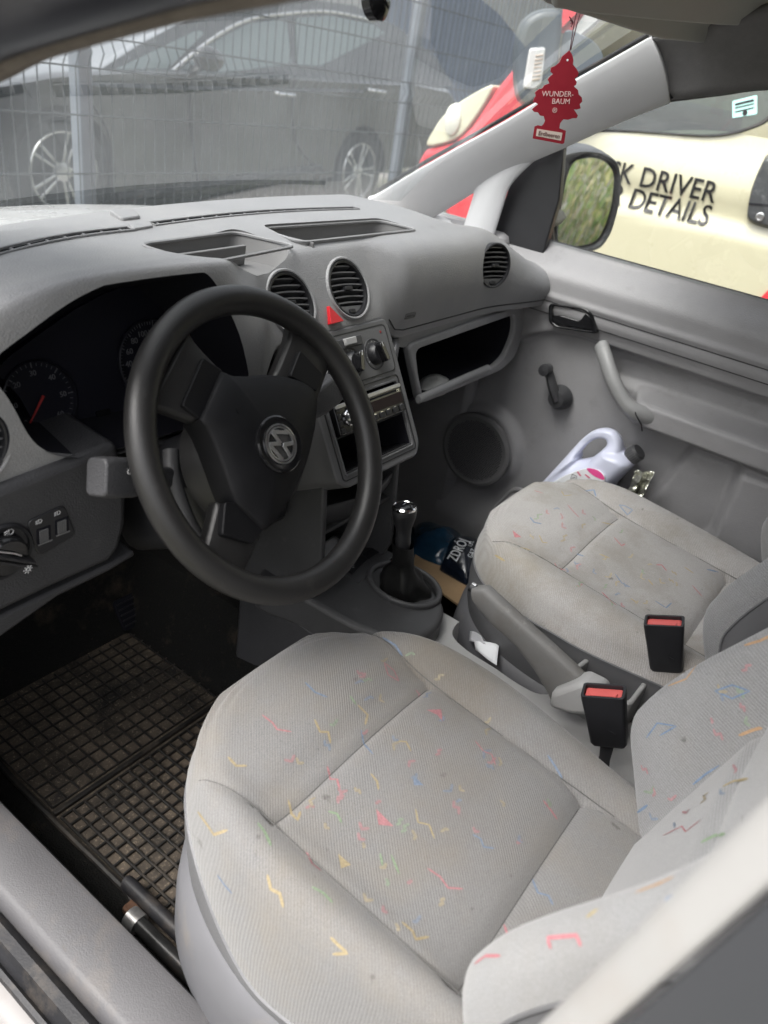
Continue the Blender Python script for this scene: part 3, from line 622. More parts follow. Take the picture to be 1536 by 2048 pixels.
# ---- instrument panel
CL = Pl((-.44, .792, .745), (1, 0, 0), (0, .30, 1))
M_clus = mat('cluster_face', (.010, .010, .016), .35, .4)
g = G(); g.prism(shr([CL.px(p) for p in arch_px], .93), CL, -.012, 0); g.mk('instrument_panel', M_clus, dash)
M_dim = mat('dim_print', (.13, .13, .14), .6)
M_needle = mat('needle_red', (.35, .03, .03), .5)
def gauge(pc, pr_, nums, needle):
    c = CL.px(pc); r = abs(CL.px((pc[0]+pr_, pc[1]))[0]-c[0])*1.0
    g = G(); g.lathe([(r*1.13, .001), (r*1.13, .006), (r*1.09, .007), (r*1.08, .001)], CL, 48, c=c); k = g.mk('gauge_ring', M_clus, dash)
    n = len(nums); a0, a1 = 225, -45
    for i in range((n-1)*5+1):
        th = R_(lerp(a0, a1, i/((n-1)*5))); q = Pl(CL.p(c[0]+r*math.cos(th), c[1]+r*math.sin(th)), CL.u*math.cos(th)+CL.v*math.sin(th), CL.v*math.cos(th)-CL.u*math.sin(th))
        g = G(); g.box((0, 0, .001), (.0035 if i % 5 == 0 else .0018, .0006 if i % 5 == 0 else .0003, .0003), q.mat()); g.mk('gauge_tick', M_dim, k)
    for i, s in enumerate(nums):
        th = R_(lerp(a0, a1, i/(n-1))); text('gauge_number', s, M_dim, CL, c[0]+.76*r*math.cos(th), c[1]+.76*r*math.sin(th), r*.22, k)
    th = R_(needle); q = Pl(CL.p(*c), CL.u*math.cos(th)+CL.v*math.sin(th), CL.v*math.cos(th)-CL.u*math.sin(th)); g = G(); g.prism([(-.006, -.0016), (r*.82, -.0005), (r*.82, .0005), (-.006, .0016)], q, .004, .0055); g.mk('gauge_needle', M_needle, k)
gauge((78, 800), 66, ['0', '10', '20', '30', '40', '50', '60'], 228)
gauge((305, 722), 60, ['0', '20', '40', '60', '80', '100', '120', '140', '160', '180', '200', '220'], 222)
g = G(); g.prism(bxr(*(lambda a, b: (a[0], b[0], b[1], a[1]))(CL.px((190, 823)), CL.px((222, 842))), .002), CL, 0, .003); g.mk('trip_button', M_blackg, dash)
# lower binnacle shelf, sloping up to the steering column
g = G(); p_ = [CL.P(p, .002) for p in ((60, 880), (130, 905), (215, 895), (300, 860), (420, 850))]; f_ = [BIN.P(p, .0) for p in ((92, 903), (135, 914), (215, 913), (310, 890), (420, 880))]
a_ = catmull(p_, 5); b_ = catmull(f_, 5); g.grid(len(a_), 4, lambda u, v: a_[round(u*(len(a_)-1))].lerp(b_[round(u*(len(a_)-1))], v)); g.mk('binnacle_floor', M_cdark, dash)

# ---- knee panel
KN = Pl((-.55, .694, .58), (1, 0, 0), (0, -.06, 1))
kp = [KN.px(p) for p in ((-190, 1050), (0, 978), (130, 928), (236, 884), (246, 930), (256, 1000), (254, 1050), (242, 1095), (222, 1125), (120, 1170), (0, 1228), (-190, 1320))]
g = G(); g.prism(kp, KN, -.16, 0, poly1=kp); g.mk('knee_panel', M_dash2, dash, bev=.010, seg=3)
lp_ = [KN.px(p) for p in ((-190, 1330), (0, 1240), (120, 1182), (225, 1132), (272, 1104), (276, 1114), (225, 1145), (120, 1197), (0, 1282), (-190, 1385))]
g = G(); g.prism(lp_, KN, -.10, -.004); g.mk('knee_lip', M_dash2, dash, bev=.004)
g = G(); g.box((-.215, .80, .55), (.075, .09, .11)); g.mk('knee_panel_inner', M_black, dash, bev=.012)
# light switch
sc0 = KN.px((3, 1104)); sr = abs(KN.px((62, 1104))[0]-sc0[0])
g = G(); g.lathe([(sr*1.06, -.004), (sr*1.06, .002), (sr, .0045), (sr*.92, .003), (sr*.90, .0005), (0, .0005)], KN, 48, c=sc0); ls = g.mk('light_switch', M_black, dash)
g = G(); g.lathe([(sr*.74, 0), (sr*.70, .012), (sr*.62, .015), (0, .016)], KN, 40, c=sc0); g.mk('switch_dial', M_blackg, ls)
q = Pl(KN.p(*sc0), KN.u*.83-KN.v*.55, KN.v*.83+KN.u*.55); g = G(); g.prism(rrect(0, 0, sr*.95, sr*.17, .006), q, .010, .024, poly1=rrect(0, 0, sr*.93, sr*.12, .005)); g.mk('switch_grip', M_black, ls, bev=.002)
g = G(); g.tube([q.p(-sr*.7, sr*.20, .0175), q.p(0, sr*.24, .0175), q.p(sr*.3, sr*.2, .0172)], .0012, 6); g.mk('grip_edge', M_silver, ls)
SI = KN.px((30, 1117)); g = G()
for k in range(8):
    th = R_(45*k); g.tube([KN.p(SI[0]+.0032*math.cos(th), SI[1]+.0032*math.sin(th), .0245), KN.p(SI[0]+.0052*math.cos(th), SI[1]+.0052*math.sin(th), .0245)], .0005, 4)
g.tube([KN.p(SI[0]+.0022*math.cos(R_(30*k)), SI[1]+.0022*math.sin(R_(30*k)), .0245) for k in range(12)], .0005, 4, closed=True); g.mk('lamp_symbol', M_mark, ls)
def lampsym(px_, sc, parent, h=.0055):
    a, b = KN.px(px_); g = G(); g.tube([KN.p(a+sc*x_, b+sc*y2, h) for x_, y2 in ((0, .5), (.5, .4), (.75, 0), (.5, -.4), (0, -.5))], .0004, 4, closed=True)
    for k in (-.35, 0, .35): g.tube([KN.p(a-sc*.2, b+sc*k, h), KN.p(a-sc*.75, b+sc*(k-.15), h)], .0004, 4)
    g.mk('lamp_symbol', M_mark, parent)
lampsym((12, 1060), .007, ls)
dp = rpoly([KN.px(p) for p in ((52, 1043), (127, 1008), (150, 1068), (75, 1112))], .008, 4)
g = G(); g.prism(dp, KN, -.004, .0022); dm = g.mk('dimmer_panel', M_black, dash, bev=.001)
lampsym((75, 1041), .005, dm, .0026); lampsym((112, 1024), .005, dm, .0026)
for c in ((85, 1068), (121, 1050)):
    a, b = KN.px(c); g = G(); g.prism(rrect(a, b, .0085, .0105, .001, 3), KN, .0, .0028); wl = g.mk('dimmer_recess', M_dark, dm)
    for k in range(5):
        g = G(); g.box((a-.005+.0022*k, b, .0034), (.0007, .008, .0012), KN.mat()); g.mk('wheel_rib', M_fascia, wl)
    g = G(); g.box((a+.001, b-.0105, .003), (.0085, .0008, .0006), KN.mat()); g.mk('recess_edge', M_tray, wl)
# ================================================================== STEERING WHEEL
TA = R_(33)
WH = Pl((-.3572, .5688, .7004), (1, 0, 0), (0, math.sin(TA), math.cos(TA)))
wheel = thing('steering_wheel', 'black three-spoke steering wheel with silver round emblem, in front of the driver seat', 'steering wheel', tuple(WH.p(0, 0, -.1)))
R0, r0 = .1755, .0168
# rim with slight grip thickening
g = G(); N = 96
def rimpt(i, k):
    th = 2*math.pi*i/N; a = 2*math.pi*k/16
    rr = r0*(1+.05*max(0, math.cos(2*(th-R_(90))))**3)
    fl = .92
    rho = R0+rr*math.cos(a); return WH.p(rho*math.cos(th), rho*math.sin(th), rr*fl*math.sin(a)*1.08)
g.add([rimpt(i, k) for i in range(N) for k in range(16)], [(i*16+k, i*16+(k+1) % 16, ((i+1) % N)*16+(k+1) % 16, ((i+1) % N)*16+k) for i in range(N) for k in range(16)])
g.mk('rim', M_wheel, wheel)
# pad
H0 = .014
pad_px = [(445, 741), (458, 747), (471, 751), (498, 751), (526, 748), (552, 749), (578, 753), (600, 759), (616, 767), (627, 775), (633, 784), (637, 800), (636, 825), (632, 858), (625, 890), (617, 920), (606, 950), (593, 978), (578, 1005), (562, 1030), (547, 1049), (538, 1057), (530, 1060), (520, 1050), (508, 1038), (490, 1021), (474, 1005), (462, 975), (452, 946), (443, 922), (433, 894), (422, 868), (412, 850), (403, 838), (410, 822), (424, 790)]
pad = [WH.px(p, H0) for p in pad_px]
em = WH.px((561, 888), .033)
n_ = len(pad); g = G()
ctr = (sum(p[0] for p in pad)/n_, sum(p[1] for p in pad)/n_)
lv = [(1.0, -.022), (1.0, H0-.004), (.985, H0-.001), (.955, H0+.001), (.80, H0+.0065), (.55, H0+.0125), (.28, H0+.0165), (.0, H0+.018)]
vs_ = [WH.p(lerp(em[0]*.6+ctr[0]*.4, a, k), lerp(em[1]*.6+ctr[1]*.4, b, k), h) for k, h in lv for a, b in pad]
g.add(vs_, [(j*n_+i, j*n_+(i+1) % n_, (j+1)*n_+(i+1) % n_, (j+1)*n_+i) for j in range(len(lv)-1) for i in range(n_)])
padob = g.mk('airbag_pad', M_wheelpad, wheel, ang=50)
# emblem: black disc, silver ring, letters
EM = Pl(WH.p(*em, .0325), WH.u, WH.v)
g = G(); g.lathe([(.034, -.008), (.034, .0), (.032, .0013), (.0265, .0004), (0, .0008)], EM, 48); ed = g.mk('emblem_disc', M_blackg, padob)
for ra_, rb_ in ((.0186, .0206), (.0218, .0238)):
    g = G(); g.lathe([(ra_, .0008), (ra_, .0022), ((ra_+rb_)/2, .0026), (rb_, .0022), (rb_, .0008)], EM, 48); g.mk('emblem_ring', M_silver, padob)
er = .0195; g = G()
rot_ = R_(-130)
def ept(x, y): return (x*math.cos(rot_)-y*math.sin(rot_), x*math.sin(rot_)+y*math.cos(rot_))
def stroke(a, b, w_=.0026):
    a, b = Vector((*ept(*a), 0)), Vector((*ept(*b), 0)); d = (b-a).normalized(); s = Vector((-d.y, d.x, 0))*w_*.9
    g.prism([((a+s).x, (a+s).y), ((b+s).x, (b+s).y), ((b-s).x, (b-s).y), ((a-s).x, (a-s).y)], EM, .0008, .0024)
e_ = er*.97
V = lambda deg: (e_*math.cos(R_(deg)), e_*math.sin(R_(deg)))
for a, b in ((V(118), (0, .0036)), (V(62), (0, .0036)), (V(160), (-.0078, -.0160)), ((-.0078, -.0160), (0, -.0010)), ((0, -.0010), (.0078, -.0160)), ((.0078, -.0160), V(20))): stroke(a, b)
g.mk('emblem_letters', M_silver, padob, bev=.0003)
g = G(); hx = WH.px((478, 822), .024); g.tube([WH.p(hx[0]+.004*math.cos(R_(t)), hx[1]+.004*math.sin(R_(t)), H0+.0115) for t in range(60, 250, 20)], .0005, 5); g.mk('pad_mark', M_wheelpad, padob)
# spokes: from the pad to the rim
def spoke(pp, h_in, h_out, mat_=M_wheel, th=.018, cover=None):
    """pp: four corner pixels, pad side first (a,b), rim side (c,d)"""
    a, b = WH.px(pp[0], h_in), WH.px(pp[1], h_in); c, d = WH.px(pp[2], h_out), WH.px(pp[3], h_out)
    def f(u, v, off):
        l = Vector((*a, 0)).lerp(Vector((*d, 0)), u); r = Vector((*b, 0)).lerp(Vector((*c, 0)), u)
        wf = 1+.16*(2*u-1)**4*(1 if u > .5 else .2); m_ = (l+r)/2; l = m_+(l-m_)*wf; r = m_+(r-m_)*wf
        q = l.lerp(r, v); h = lerp(h_in, h_out, u)-off
        return WH.p(q.x, q.y, h-.005*(2*v-1)**4)
    g = G(); nu, nv = 9, 7
    vs_ = [f(i/(nu-1), j/(nv-1), 0) for i in range(nu) for j in range(nv)]+[f(i/(nu-1), j/(nv-1), th) for i in range(nu) for j in range(nv)]
    fs = []
    for i in range(nu-1):
        for j in range(nv-1): fs += [(i*nv+j, i*nv+j+1, (i+1)*nv+j+1, (i+1)*nv+j), (nu*nv+i*nv+j, nu*nv+(i+1)*nv+j, nu*nv+(i+1)*nv+j+1, nu*nv+i*nv+j+1)]
        for j in (0, nv-1): fs.append((i*nv+j, (i+1)*nv+j, nu*nv+(i+1)*nv+j, nu*nv+i*nv+j))
    for j in range(nv-1):
        for i in (0, nu-1): fs.append((i*nv+j, i*nv+j+1, nu*nv+i*nv+j+1, nu*nv+i*nv+j))
    g.add(vs_, fs); s = g.mk('spoke', mat_, wheel, ang=60, bev=.004, bang=60)
    return s
spoke([(449, 740), (398, 842), (300, 806), (376, 660)], .008, .003)
spoke([(553, 752), (640, 800), (672, 712), (594, 650)], .004, .0)
spoke([(530, 1068), (440, 1000), (410, 1115), (492, 1150)], .004, .0)
# glossy spoke covers next to the pad
for pp in ([(406, 714), (446, 741), (402, 840), (364, 810)], [(450, 1003), (476, 1006), (528, 1058), (506, 1088), (444, 1070)], [(580, 752), (634, 784), (646, 748), (600, 700)]):
    poly = rpoly([WH.px(p, .009) for p in pp], .004); g = G(); g.prism(poly, WH, -.012, .0095); g.mk('spoke_cover', M_wheelpad, wheel, bev=.0015)
# hub shroud behind the pad
g = G(); g.lathe([(.03, .006), (.052, .004), (.066, -.010), (.078, -.035), (.083, -.060), (.080, -.064), (.05, -.066)], WH, 48, c=(ctr[0]*.5, ctr[1]*.5-.012)); g.mk('hub_shroud', M_wheel, wheel)
# ================================================================== STEERING COLUMN (fixed cover and stalks)
col_ = thing('steering_column', 'black steering column cover with two stalks, behind the steering wheel', 'steering column', (-.37, .72, .62))
CO = Pl(WH.p(0, -.012, -.07), WH.u, WH.v)
def sect(h, hw, t, b, r): return [CO.p(x, y, h) for x, y in rrect(0, (t+b)/2, hw, (t-b)/2, r, 5)]
rs = [sect(0, .072, .055, -.075, .04), sect(-.01, .078, .060, -.082, .04), sect(-.08, .078, .055, -.085, .03), sect(-.20, .07, .03, -.08, .03)]
g = G(); k_ = len(rs[0]); g.add([v for r in rs for v in r], [(i*k_+j, i*k_+(j+1) % k_, (i+1)*k_+(j+1) % k_, (i+1)*k_+j) for i in range(len(rs)-1) for j in range(k_)]+[list(range(k_))[::-1], [(len(rs)-1)*k_+j for j in range(k_)]])
g.mk('column_cover', M_black, col_)
g = G(); g.tube(catmull([WH.p(-.085, .03, -.075), WH.p(-.098, .0, -.072), WH.p(-.10, -.05, -.072), WH.p(-.09, -.09, -.075)], 6), .010, 10); g.mk('column_edge', M_cdark, col_)
def stalk(tip_px, yv, root, sx=1, sym=True):
    tip = Y(tip_px, yv); root = Vector(root); d = (tip-root).normalized(); upv = Vector((0, .3, 1)); pl = Pl(root, d, upv); L_ = (tip-root).length
    pr_ = [(0, .009, .012), (L_*.45, .010, .013), (L_*.60, .014, .018), (L_*.72, .016, .0215), (L_*.92, .0165, .022), (L_, .0145, .020)]
    g = G(); rings_ = []
    for s_, hw, hh in pr_: rings_.append([pl.p(s_, b, a) for a, b in rrect(0, 0, hw, hh, .007, 4)])
    k_ = len(rings_[0]); g.add([v for r in rings_ for v in r], [(i*k_+j, i*k_+(j+1) % k_, (i+1)*k_+(j+1) % k_, (i+1)*k_+j) for i in range(len(pr_)-1) for j in range(k_)]+[list(range(k_))[::-1], [(len(pr_)-1)*k_+j for j in range(k_)]])
    s = g.mk('stalk', M_dash2, col_, bev=.002, bang=25)
    return s, pl, L_
s1, spl, sL = stalk((192, 954), .625, WH.p(-.06, -.01, -.085))
g = G()
for k, (dx, dz) in enumerate(((.80, .007), (.66, .003), (.72, -.007))):
    c = (sL*dx, dz); g.tube([spl.p(c[0]+.0035*x_, c[1]+.0035*y2, -.0170) for x_, y2 in ((0, .8), (.9, .6), (1.1, 0), (.9, -.6), (0, -.8))], .0005, 4, closed=True)
    g.tube([spl.p(c[0]-.006, c[1]+.002, -.0170), spl.p(c[0]-.002, c[1]+.001, -.0170)], .0005, 4); g.tube([spl.p(c[0]-.006, c[1]-.001, -.0170), spl.p(c[0]-.002, c[1]-.002, -.0170)], .0005, 4)
g.mk('stalk_symbols', M_mark, s1)
s2, spl2, sL2 = stalk((668, 772), .66, WH.p(.06, -.0, -.085))
a_ = spl2.p(sL2*.86, .002, .0172); 
# ================================================================== SEATS
def fabricmat(name, base, pitch, stain, stn_off, spots=()):
    m = bpy.data.materials.new(name); m.use_nodes = True; nt = m.node_tree; b = nt.nodes['Principled BSDF']; L = nt.links.new
    b.inputs['Roughness'].default_value = .95; b.inputs['Specular IOR Level'].default_value = .15; b.inputs['Sheen Weight'].default_value = .25; b.inputs['Sheen Roughness'].default_value = .5
    uv = nt.nodes.new('ShaderNodeUVMap'); uv.uv_map = 'UVMap'; tc = nt.nodes.new('ShaderNodeTexCoord')
    wv = nt.nodes.new('ShaderNodeTexWave'); wv.inputs['Scale'].default_value = 2*math.pi/20/pitch; wv.inputs['Distortion'].default_value = .25; wv.inputs['Detail'].default_value = 1; wv.inputs['Detail Scale'].default_value = .5
    L(uv.outputs[0], wv.inputs['Vector'])
    n1 = nt.nodes.new('ShaderNodeTexNoise'); n1.inputs['Scale'].default_value = 900; n1.inputs['Detail'].default_value = 2; L(tc.outputs['Object'], n1.inputs['Vector'])
    n2 = nt.nodes.new('ShaderNodeTexNoise'); n2.inputs['Scale'].default_value = 6; n2.inputs['Detail'].default_value = 9; n2.inputs['Roughness'].default_value = .7
    mp = nt.nodes.new('ShaderNodeMapping'); mp.inputs['Location'].default_value = stn_off; L(tc.outputs['Object'], mp.inputs[0]); L(mp.outputs[0], n2.inputs['Vector'])
    # worn nap: ribs fade where the cloth is rubbed
    n3 = nt.nodes.new('ShaderNodeTexNoise'); n3.inputs['Scale'].default_value = 4.5; n3.inputs['Detail'].default_value = 5; L(mp.outputs[0], n3.inputs['Vector'])
    rf = nt.nodes.new('ShaderNodeMapRange'); rf.inputs[1].default_value = .38; rf.inputs[2].default_value = .58; rf.inputs[3].default_value = .12; rf.inputs[4].default_value = .42; L(n3.outputs['Fac'], rf.inputs[0])
    dk = nt.nodes.new('ShaderNodeMix'); dk.data_type = 'RGBA'; dk.inputs[6].default_value = (*base, 1); dk.inputs[7].default_value = (base[0]*.45, base[1]*.45, base[2]*.46, 1)
    mf = nt.nodes.new('ShaderNodeMath'); mf.operation = 'MULTIPLY'; L(wv.outputs['Fac'], mf.inputs[0]); L(rf.outputs[0], mf.inputs[1]); L(mf.outputs[0], dk.inputs[0])
    sp = nt.nodes.new('ShaderNodeMapRange'); sp.inputs[1].default_value = .3; sp.inputs[2].default_value = .7; sp.inputs[3].default_value = .80; sp.inputs[4].default_value = 1.2; L(n1.outputs['Fac'], sp.inputs[0])
    sc = nt.nodes.new('ShaderNodeVectorMath'); sc.operation = 'SCALE'; L(dk.outputs[2], sc.inputs[0]); L(sp.outputs[0], sc.inputs['Scale'])
    st = nt.nodes.new('ShaderNodeMapRange'); st.inputs[1].default_value = .46; st.inputs[2].default_value = .72; st.inputs[3].default_value = 0; st.inputs[4].default_value = stain; L(n2.outputs['Fac'], st.inputs[0])
    mx = nt.nodes.new('ShaderNodeMix'); mx.data_type = 'RGBA'; L(st.outputs[0], mx.inputs[0]); L(sc.outputs[0], mx.inputs[6]); mx.inputs[7].default_value = (.20, .165, .115, 1)
    out = mx.outputs[2]
    n4 = nt.nodes.new('ShaderNodeTexNoise'); n4.inputs['Scale'].default_value = 45; n4.inputs['Detail'].default_value = 4; L(mp.outputs[0], n4.inputs['Vector'])
    m4 = nt.nodes.new('ShaderNodeMapRange'); m4.inputs[1].default_value = .70; m4.inputs[2].default_value = .76; m4.inputs[4].default_value = .55; L(n4.outputs['Fac'], m4.inputs[0])
    x4 = nt.nodes.new('ShaderNodeMix'); x4.data_type = 'RGBA'; L(m4.outputs[0], x4.inputs[0]); L(out, x4.inputs[6]); x4.inputs[7].default_value = (.045, .04, .035, 1); out = x4.outputs[2]
    for c, r, am, colr in spots:
        vd = nt.nodes.new('ShaderNodeVectorMath'); vd.operation = 'DISTANCE'; vd.inputs[1].default_value = c; L(tc.outputs['Object'], vd.inputs[0])
        wb = nt.nodes.new('ShaderNodeMath'); wb.operation = 'MULTIPLY_ADD'; L(n2.outputs['Fac'], wb.inputs[0]); wb.inputs[1].default_value = -r*1.6; L(vd.outputs['Value'], wb.inputs[2])
        mr = nt.nodes.new('ShaderNodeMapRange'); mr.interpolation_type = 'SMOOTHSTEP'; mr.inputs[1].default_value = -r*.9; mr.inputs[2].default_value = r*.6; mr.inputs[3].default_value = am; mr.inputs[4].default_value = 0; L(wb.outputs[0], mr.inputs[0])
        xs = nt.nodes.new('ShaderNodeMix'); xs.data_type = 'RGBA'; L(mr.outputs[0], xs.inputs[0]); L(out, xs.inputs[6]); xs.inputs[7].default_value = (*colr, 1); out = xs.outputs[2]
    L(out, b.inputs['Base Color'])
    bp = nt.nodes.new('ShaderNodeBump'); bp.inputs['Strength'].default_value = .5; bp.inputs['Distance'].default_value = .0006
    ad = nt.nodes.new('ShaderNodeMath'); L(wv.outputs['Fac'], ad.inputs[0]); L(n1.outputs['Fac'], ad.inputs[1]); L(ad.outputs[0], bp.inputs['Height']); L(bp.outputs[0], b.inputs['Normal'])
    return m
BASE1, BASE2, BASEB = (.176, .173, .170), (.375, .360, .348), (.245, .245, .247)
M_fab1 = fabricmat('seat_cloth_driver', BASE1, .0030, .34, (0, 0, 0), [((-.20, .34, .42), .13, .55, (.115, .098, .075)), ((-.19, .12, .41), .07, .5, (.13, .105, .075)), ((-.40, .20, .40), .10, .22, (.10, .085, .07)), ((-.46, .06, .40), .05, .3, (.09, .07, .05))])
M_fab2 = fabricmat('seat_cloth_passenger', BASE2, .0030, .55, (3, 1, 2), [((.12, .40, .38), .10, .35, (.19, .16, .10)), ((.30, .25, .39), .12, .3, (.15, .14, .11)), ((.36, .44, .39), .08, .35, (.17, .16, .12)), ((.48, .22, .39), .07, .3, (.13, .12, .10))])
M_fabb = fabricmat('seat_cloth_back', BASEB, .0034, .15, (5, 3, 1))
M_vinyl = mat('seat_side_vinyl', (.125, .125, .13), .5, .4, grain=(600, .5), var=(8, .05), dust=(12, .6, .8, (.2, .17, .13), .25))
M_sbase = mat('seat_base_plastic', (.105, .105, .112), .48, .4, grain=(1000, .2), var=(8, .05), dust=(9, .55, .75, (.22, .18, .13), .35))
M_stitch = mat('stitch_grey', (.10, .098, .095), .9, .1)
def seat(xc, z0, hw, yf, label, fab, drop, cat_='car seat', base_hw=.0):
    root = thing('car_seat', label, cat_, (xc, .2, 0), group='front seats of the van')
    yb = -.04; yc = .20; SX = .145; SF = .335; SR = .10
    def hwid(y):
        h = hw*(.86+.14*sst(.0, .3, y))
        if y > yc: h *= max(0, 1-((y-yc)/(yf-yc))**2.6)**(1/2.6)
        return h
    def edge_d(x, y):
        best = 9
        for k in range(-3, 4):
            yy = y+k*.012
            if yy < yf: best = min(best, math.hypot(max(0, hwid(yy)-abs(x)), yy-y))
        return min(best, max(0, yf-y))
    def top(x, y):
        ax = abs(x); z = z0+.10*(y-.25)
        z += .022*gau(ax-.20, .05)*(1-.5*sst(.33, .48, y))
        if ax < SX: z += .006*math.cos(ax/SX*math.pi/2)
        z += .012*gau(y-.42, .08)*gau(x, .2)
        sxx = SX+(.022 if x < 0 else 0)
        kk = .5 if x < 0 else 1; z -= kk*(.006*gau(ax-sxx-(.02*sst(.34, .5, y)), .0055)+.006*gau(ax-sxx, .028))
        if ax < sxx:
            z -= .007*gau(y-SF, .006)+.007*gau(y-SF-.015, .022)
            z -= .010*gau(y-SR, .007)+.010*gau(y-SR, .03)
        d = edge_d(x, y); r = .040
        if d < r: z -= r-math.sqrt(max(0, r*r-(r-d)**2))
        return z
    nu, nv = 81, 120
    vv = [1-(1-t)**2.3 for t in [j/(nv-1) for j in range(nv)]]
    V_, uvs = [], []
    for j in range(nv):
        y = lerp(yb, yf-.0004, vv[j]); h = hwid(y)
        for i in range(nu):
            u = -1+2*i/(nu-1); u = math.copysign(abs(u)**.9, u); x = u*h
            V_.append(Vector((xc+x, y, top(x, y)))); uvs.append(((x-y)*.707, (x+y)*.707))
    F_ = [(j*nu+i, j*nu+i+1, (j+1)*nu+i+1, (j+1)*nu+i) for j in range(nv-1) for i in range(nu-1)]
    # boundary loop: rear-left -> front -> rear-right, then rings downwards
    loop = [j*nu for j in range(nv)]+[(nv-1)*nu+i for i in range(1, nu-1)]+[j*nu+nu-1 for j in range(nv-1, -1, -1)]
    def seamz(y, left): 
        return z0-.052-(drop if left else .05)*(1-sst(.26, .45, y))
    prev = loop; P0 = [V_[k] for k in loop]; U0 = [uvs[k] for k in loop]
    zs = []
    for stp in (.5, 1.0):
        cur = []
        for q, p in enumerate(P0):
            zt = lerp(p.z, min(p.z-.006, seamz(p.y, p.x < xc)), stp); out = Vector((p.x-xc, p.y-.2, 0)).normalized()*(.006*math.sin(math.pi*stp*.7))
            cur.append(len(V_)); V_.append(Vector((p.x+out.x, p.y+out.y, zt))); uvs.append((U0[q][0], U0[q][1]+(p.z-zt)))
        F_ += [(prev[q], prev[q+1], cur[q+1], cur[q]) for q in range(len(prev)-1)]; prev = cur
    cu = mk('cushion', V_, F_, fab, root, ang=70, uv=uvs)
    def line(pts): g = G(); g.tube(pts, .0007, 5); g.mk('stitched_seam', M_stitch, cu)
    for sg_ in (-1, 1):
        sx0 = SX+(.022 if sg_ < 0 else 0); pts = []
        for k in range(48):
            y = lerp(.06, .485, k/47); xx = sg_*(sx0+.02*sst(.34, .5, y))
            if abs(xx) < hwid(y)-.004: pts.append(Vector((xc+xx, y, top(xx, y)+.0006)))
        line(pts)
    for yy in (SF, SR):
        line([Vector((xc+xx, yy, top(xx, yy)+.0006)) for xx in [lerp(-SX-.02, SX-.002, k/30) for k in range(31)]])
    seam = [V_[k].copy() for k in prev]
    g = G(); g.tube(seam[3:-3:2], .0028, 6); g.mk('piping', fab if False else M_vinyl, cu)
    # vinyl side band and plastic base
    def offs(p, d, z): o_ = Vector((p.x-xc, (p.y-.2)*.9, 0)).normalized()*d; return Vector((p.x+o_.x, p.y+o_.y, z))
    ss = seam[::2]
    rows = [[p+Vector((0, 0, .002)) for p in ss], [offs(p, .001, lerp(p.z, .235, .35)) for p in ss], [offs(p, -.004, lerp(p.z, .235, .8)) for p in ss], [offs(p, -.012, .228) for p in ss]]
    g = G(); n = len(ss); g.add([v for r in rows for v in r], [(k*n+i, k*n+i+1, (k+1)*n+i+1, (k+1)*n+i) for k in range(len(rows)-1) for i in range(n-1)]); g.mk('side_band', M_vinyl, root, ang=60)
    rows = [[offs(p, -.010, .236) for p in ss], [offs(p, .004, .225) for p in ss], [offs(p, .009, .18) for p in ss], [offs(p, .010, .12) for p in ss], [offs(p, .002, .085) for p in ss], [offs(p, -.03, .06) for p in ss], [offs(p, -.03, .0) for p in ss]]
    g = G(); g.add([v for r in rows for v in r], [(k*n+i, k*n+i+1, (k+1)*n+i+1, (k+1)*n+i) for k in range(len(rows)-1) for i in range(n-1)]); g.mk('seat_base', M_sbase, root, ang=60)
    # ---- backrest
    rec = R_(14); bo = Vector((xc, .035, z0-.06)); bup = Vector((0, -math.sin(rec), math.cos(rec))); bn = Vector((0, math.cos(rec), math.sin(rec)))
    Lb = .62; BHW = .232
    def bh(s): return BHW*(1-.10*sst(.25, .6, s))*(1-.25*sst(.50, .66, s)**2)
    def bdep(x, s):
        h = bh(s); ax = abs(x); bp_ = (.012+.078*sst(.0, .14, s))*(1-.55*sst(.15, .42, s))
        d = bp_*sst(.125, .195, ax)
        d -= .010*gau(ax-.140, .008)
        if ax < .14: d += .006*math.cos(ax/.14*math.pi/2)-.008*gau(s-.27, .008)
        e = h-ax; r = .040
        if e < r: d -= r-math.sqrt(max(0, r*r-(r-max(0, e))**2))
        return d
    def bpt(x, s): return bo+Vector((x, 0, 0))+bup*s+bn*bdep(x, s)
    nu, nv = 77, 60; V_, uvs = [], []
    for j in range(nv):
        s = lerp(-.04, Lb, j/(nv-1))
        for i in range(nu):
            u = -1+2*i/(nu-1); u = math.copysign(abs(u)**.85, u); x = u*bh(s); V_.append(bpt(x, s)); uvs.append(((x*.25+s*.97), (x*.97-s*.25)))
    F_ = [(j*nu+i, j*nu+i+1, (j+1)*nu+i+1, (j+1)*nu+i) for j in range(nv-1) for i in range(nu-1)]
    br = mk('backrest', V_, F_, M_fabb, root, ang=70, uv=uvs)
    for sgn, col_i in ((-1, 0), (1, nu-1)):
        ed = [V_[j*nu+col_i] for j in range(nv)]
        rows = [ed, [p-bn*.012+Vector((sgn*.002, 0, 0)) for p in ed], [p-bn*.05+Vector((sgn*.004, 0, 0)) for p in ed], [p-bn*.10-Vector((sgn*.01, 0, 0)) for p in ed], [p-bn*.12-Vector((sgn*.06, 0, 0)) for p in ed]]
        g = G(); n = nv; g.add([v for r in rows for v in r], [(k*n+i, k*n+i+1, (k+1)*n+i+1, (k+1)*n+i) for k in range(4) for i in range(n-1)]); g.mk('backrest_side', M_vinyl, br, ang=60)
        g = G(); g.tube(ed[1:], .0022, 6); g.mk('piping', M_vinyl, br)
    g = G(); g.add([bo+Vector((a*BHW, 0, 0))+bup*b-bn*.12 for a, b in ((-.8, -.05), (.8, -.05), (.6, Lb), (-.6, Lb))], [(0, 1, 2, 3)]); g.mk('backrest_rear', M_vinyl, br)
    return root, cu, br, top, (bo, bup, bn, bdep), xc, z0
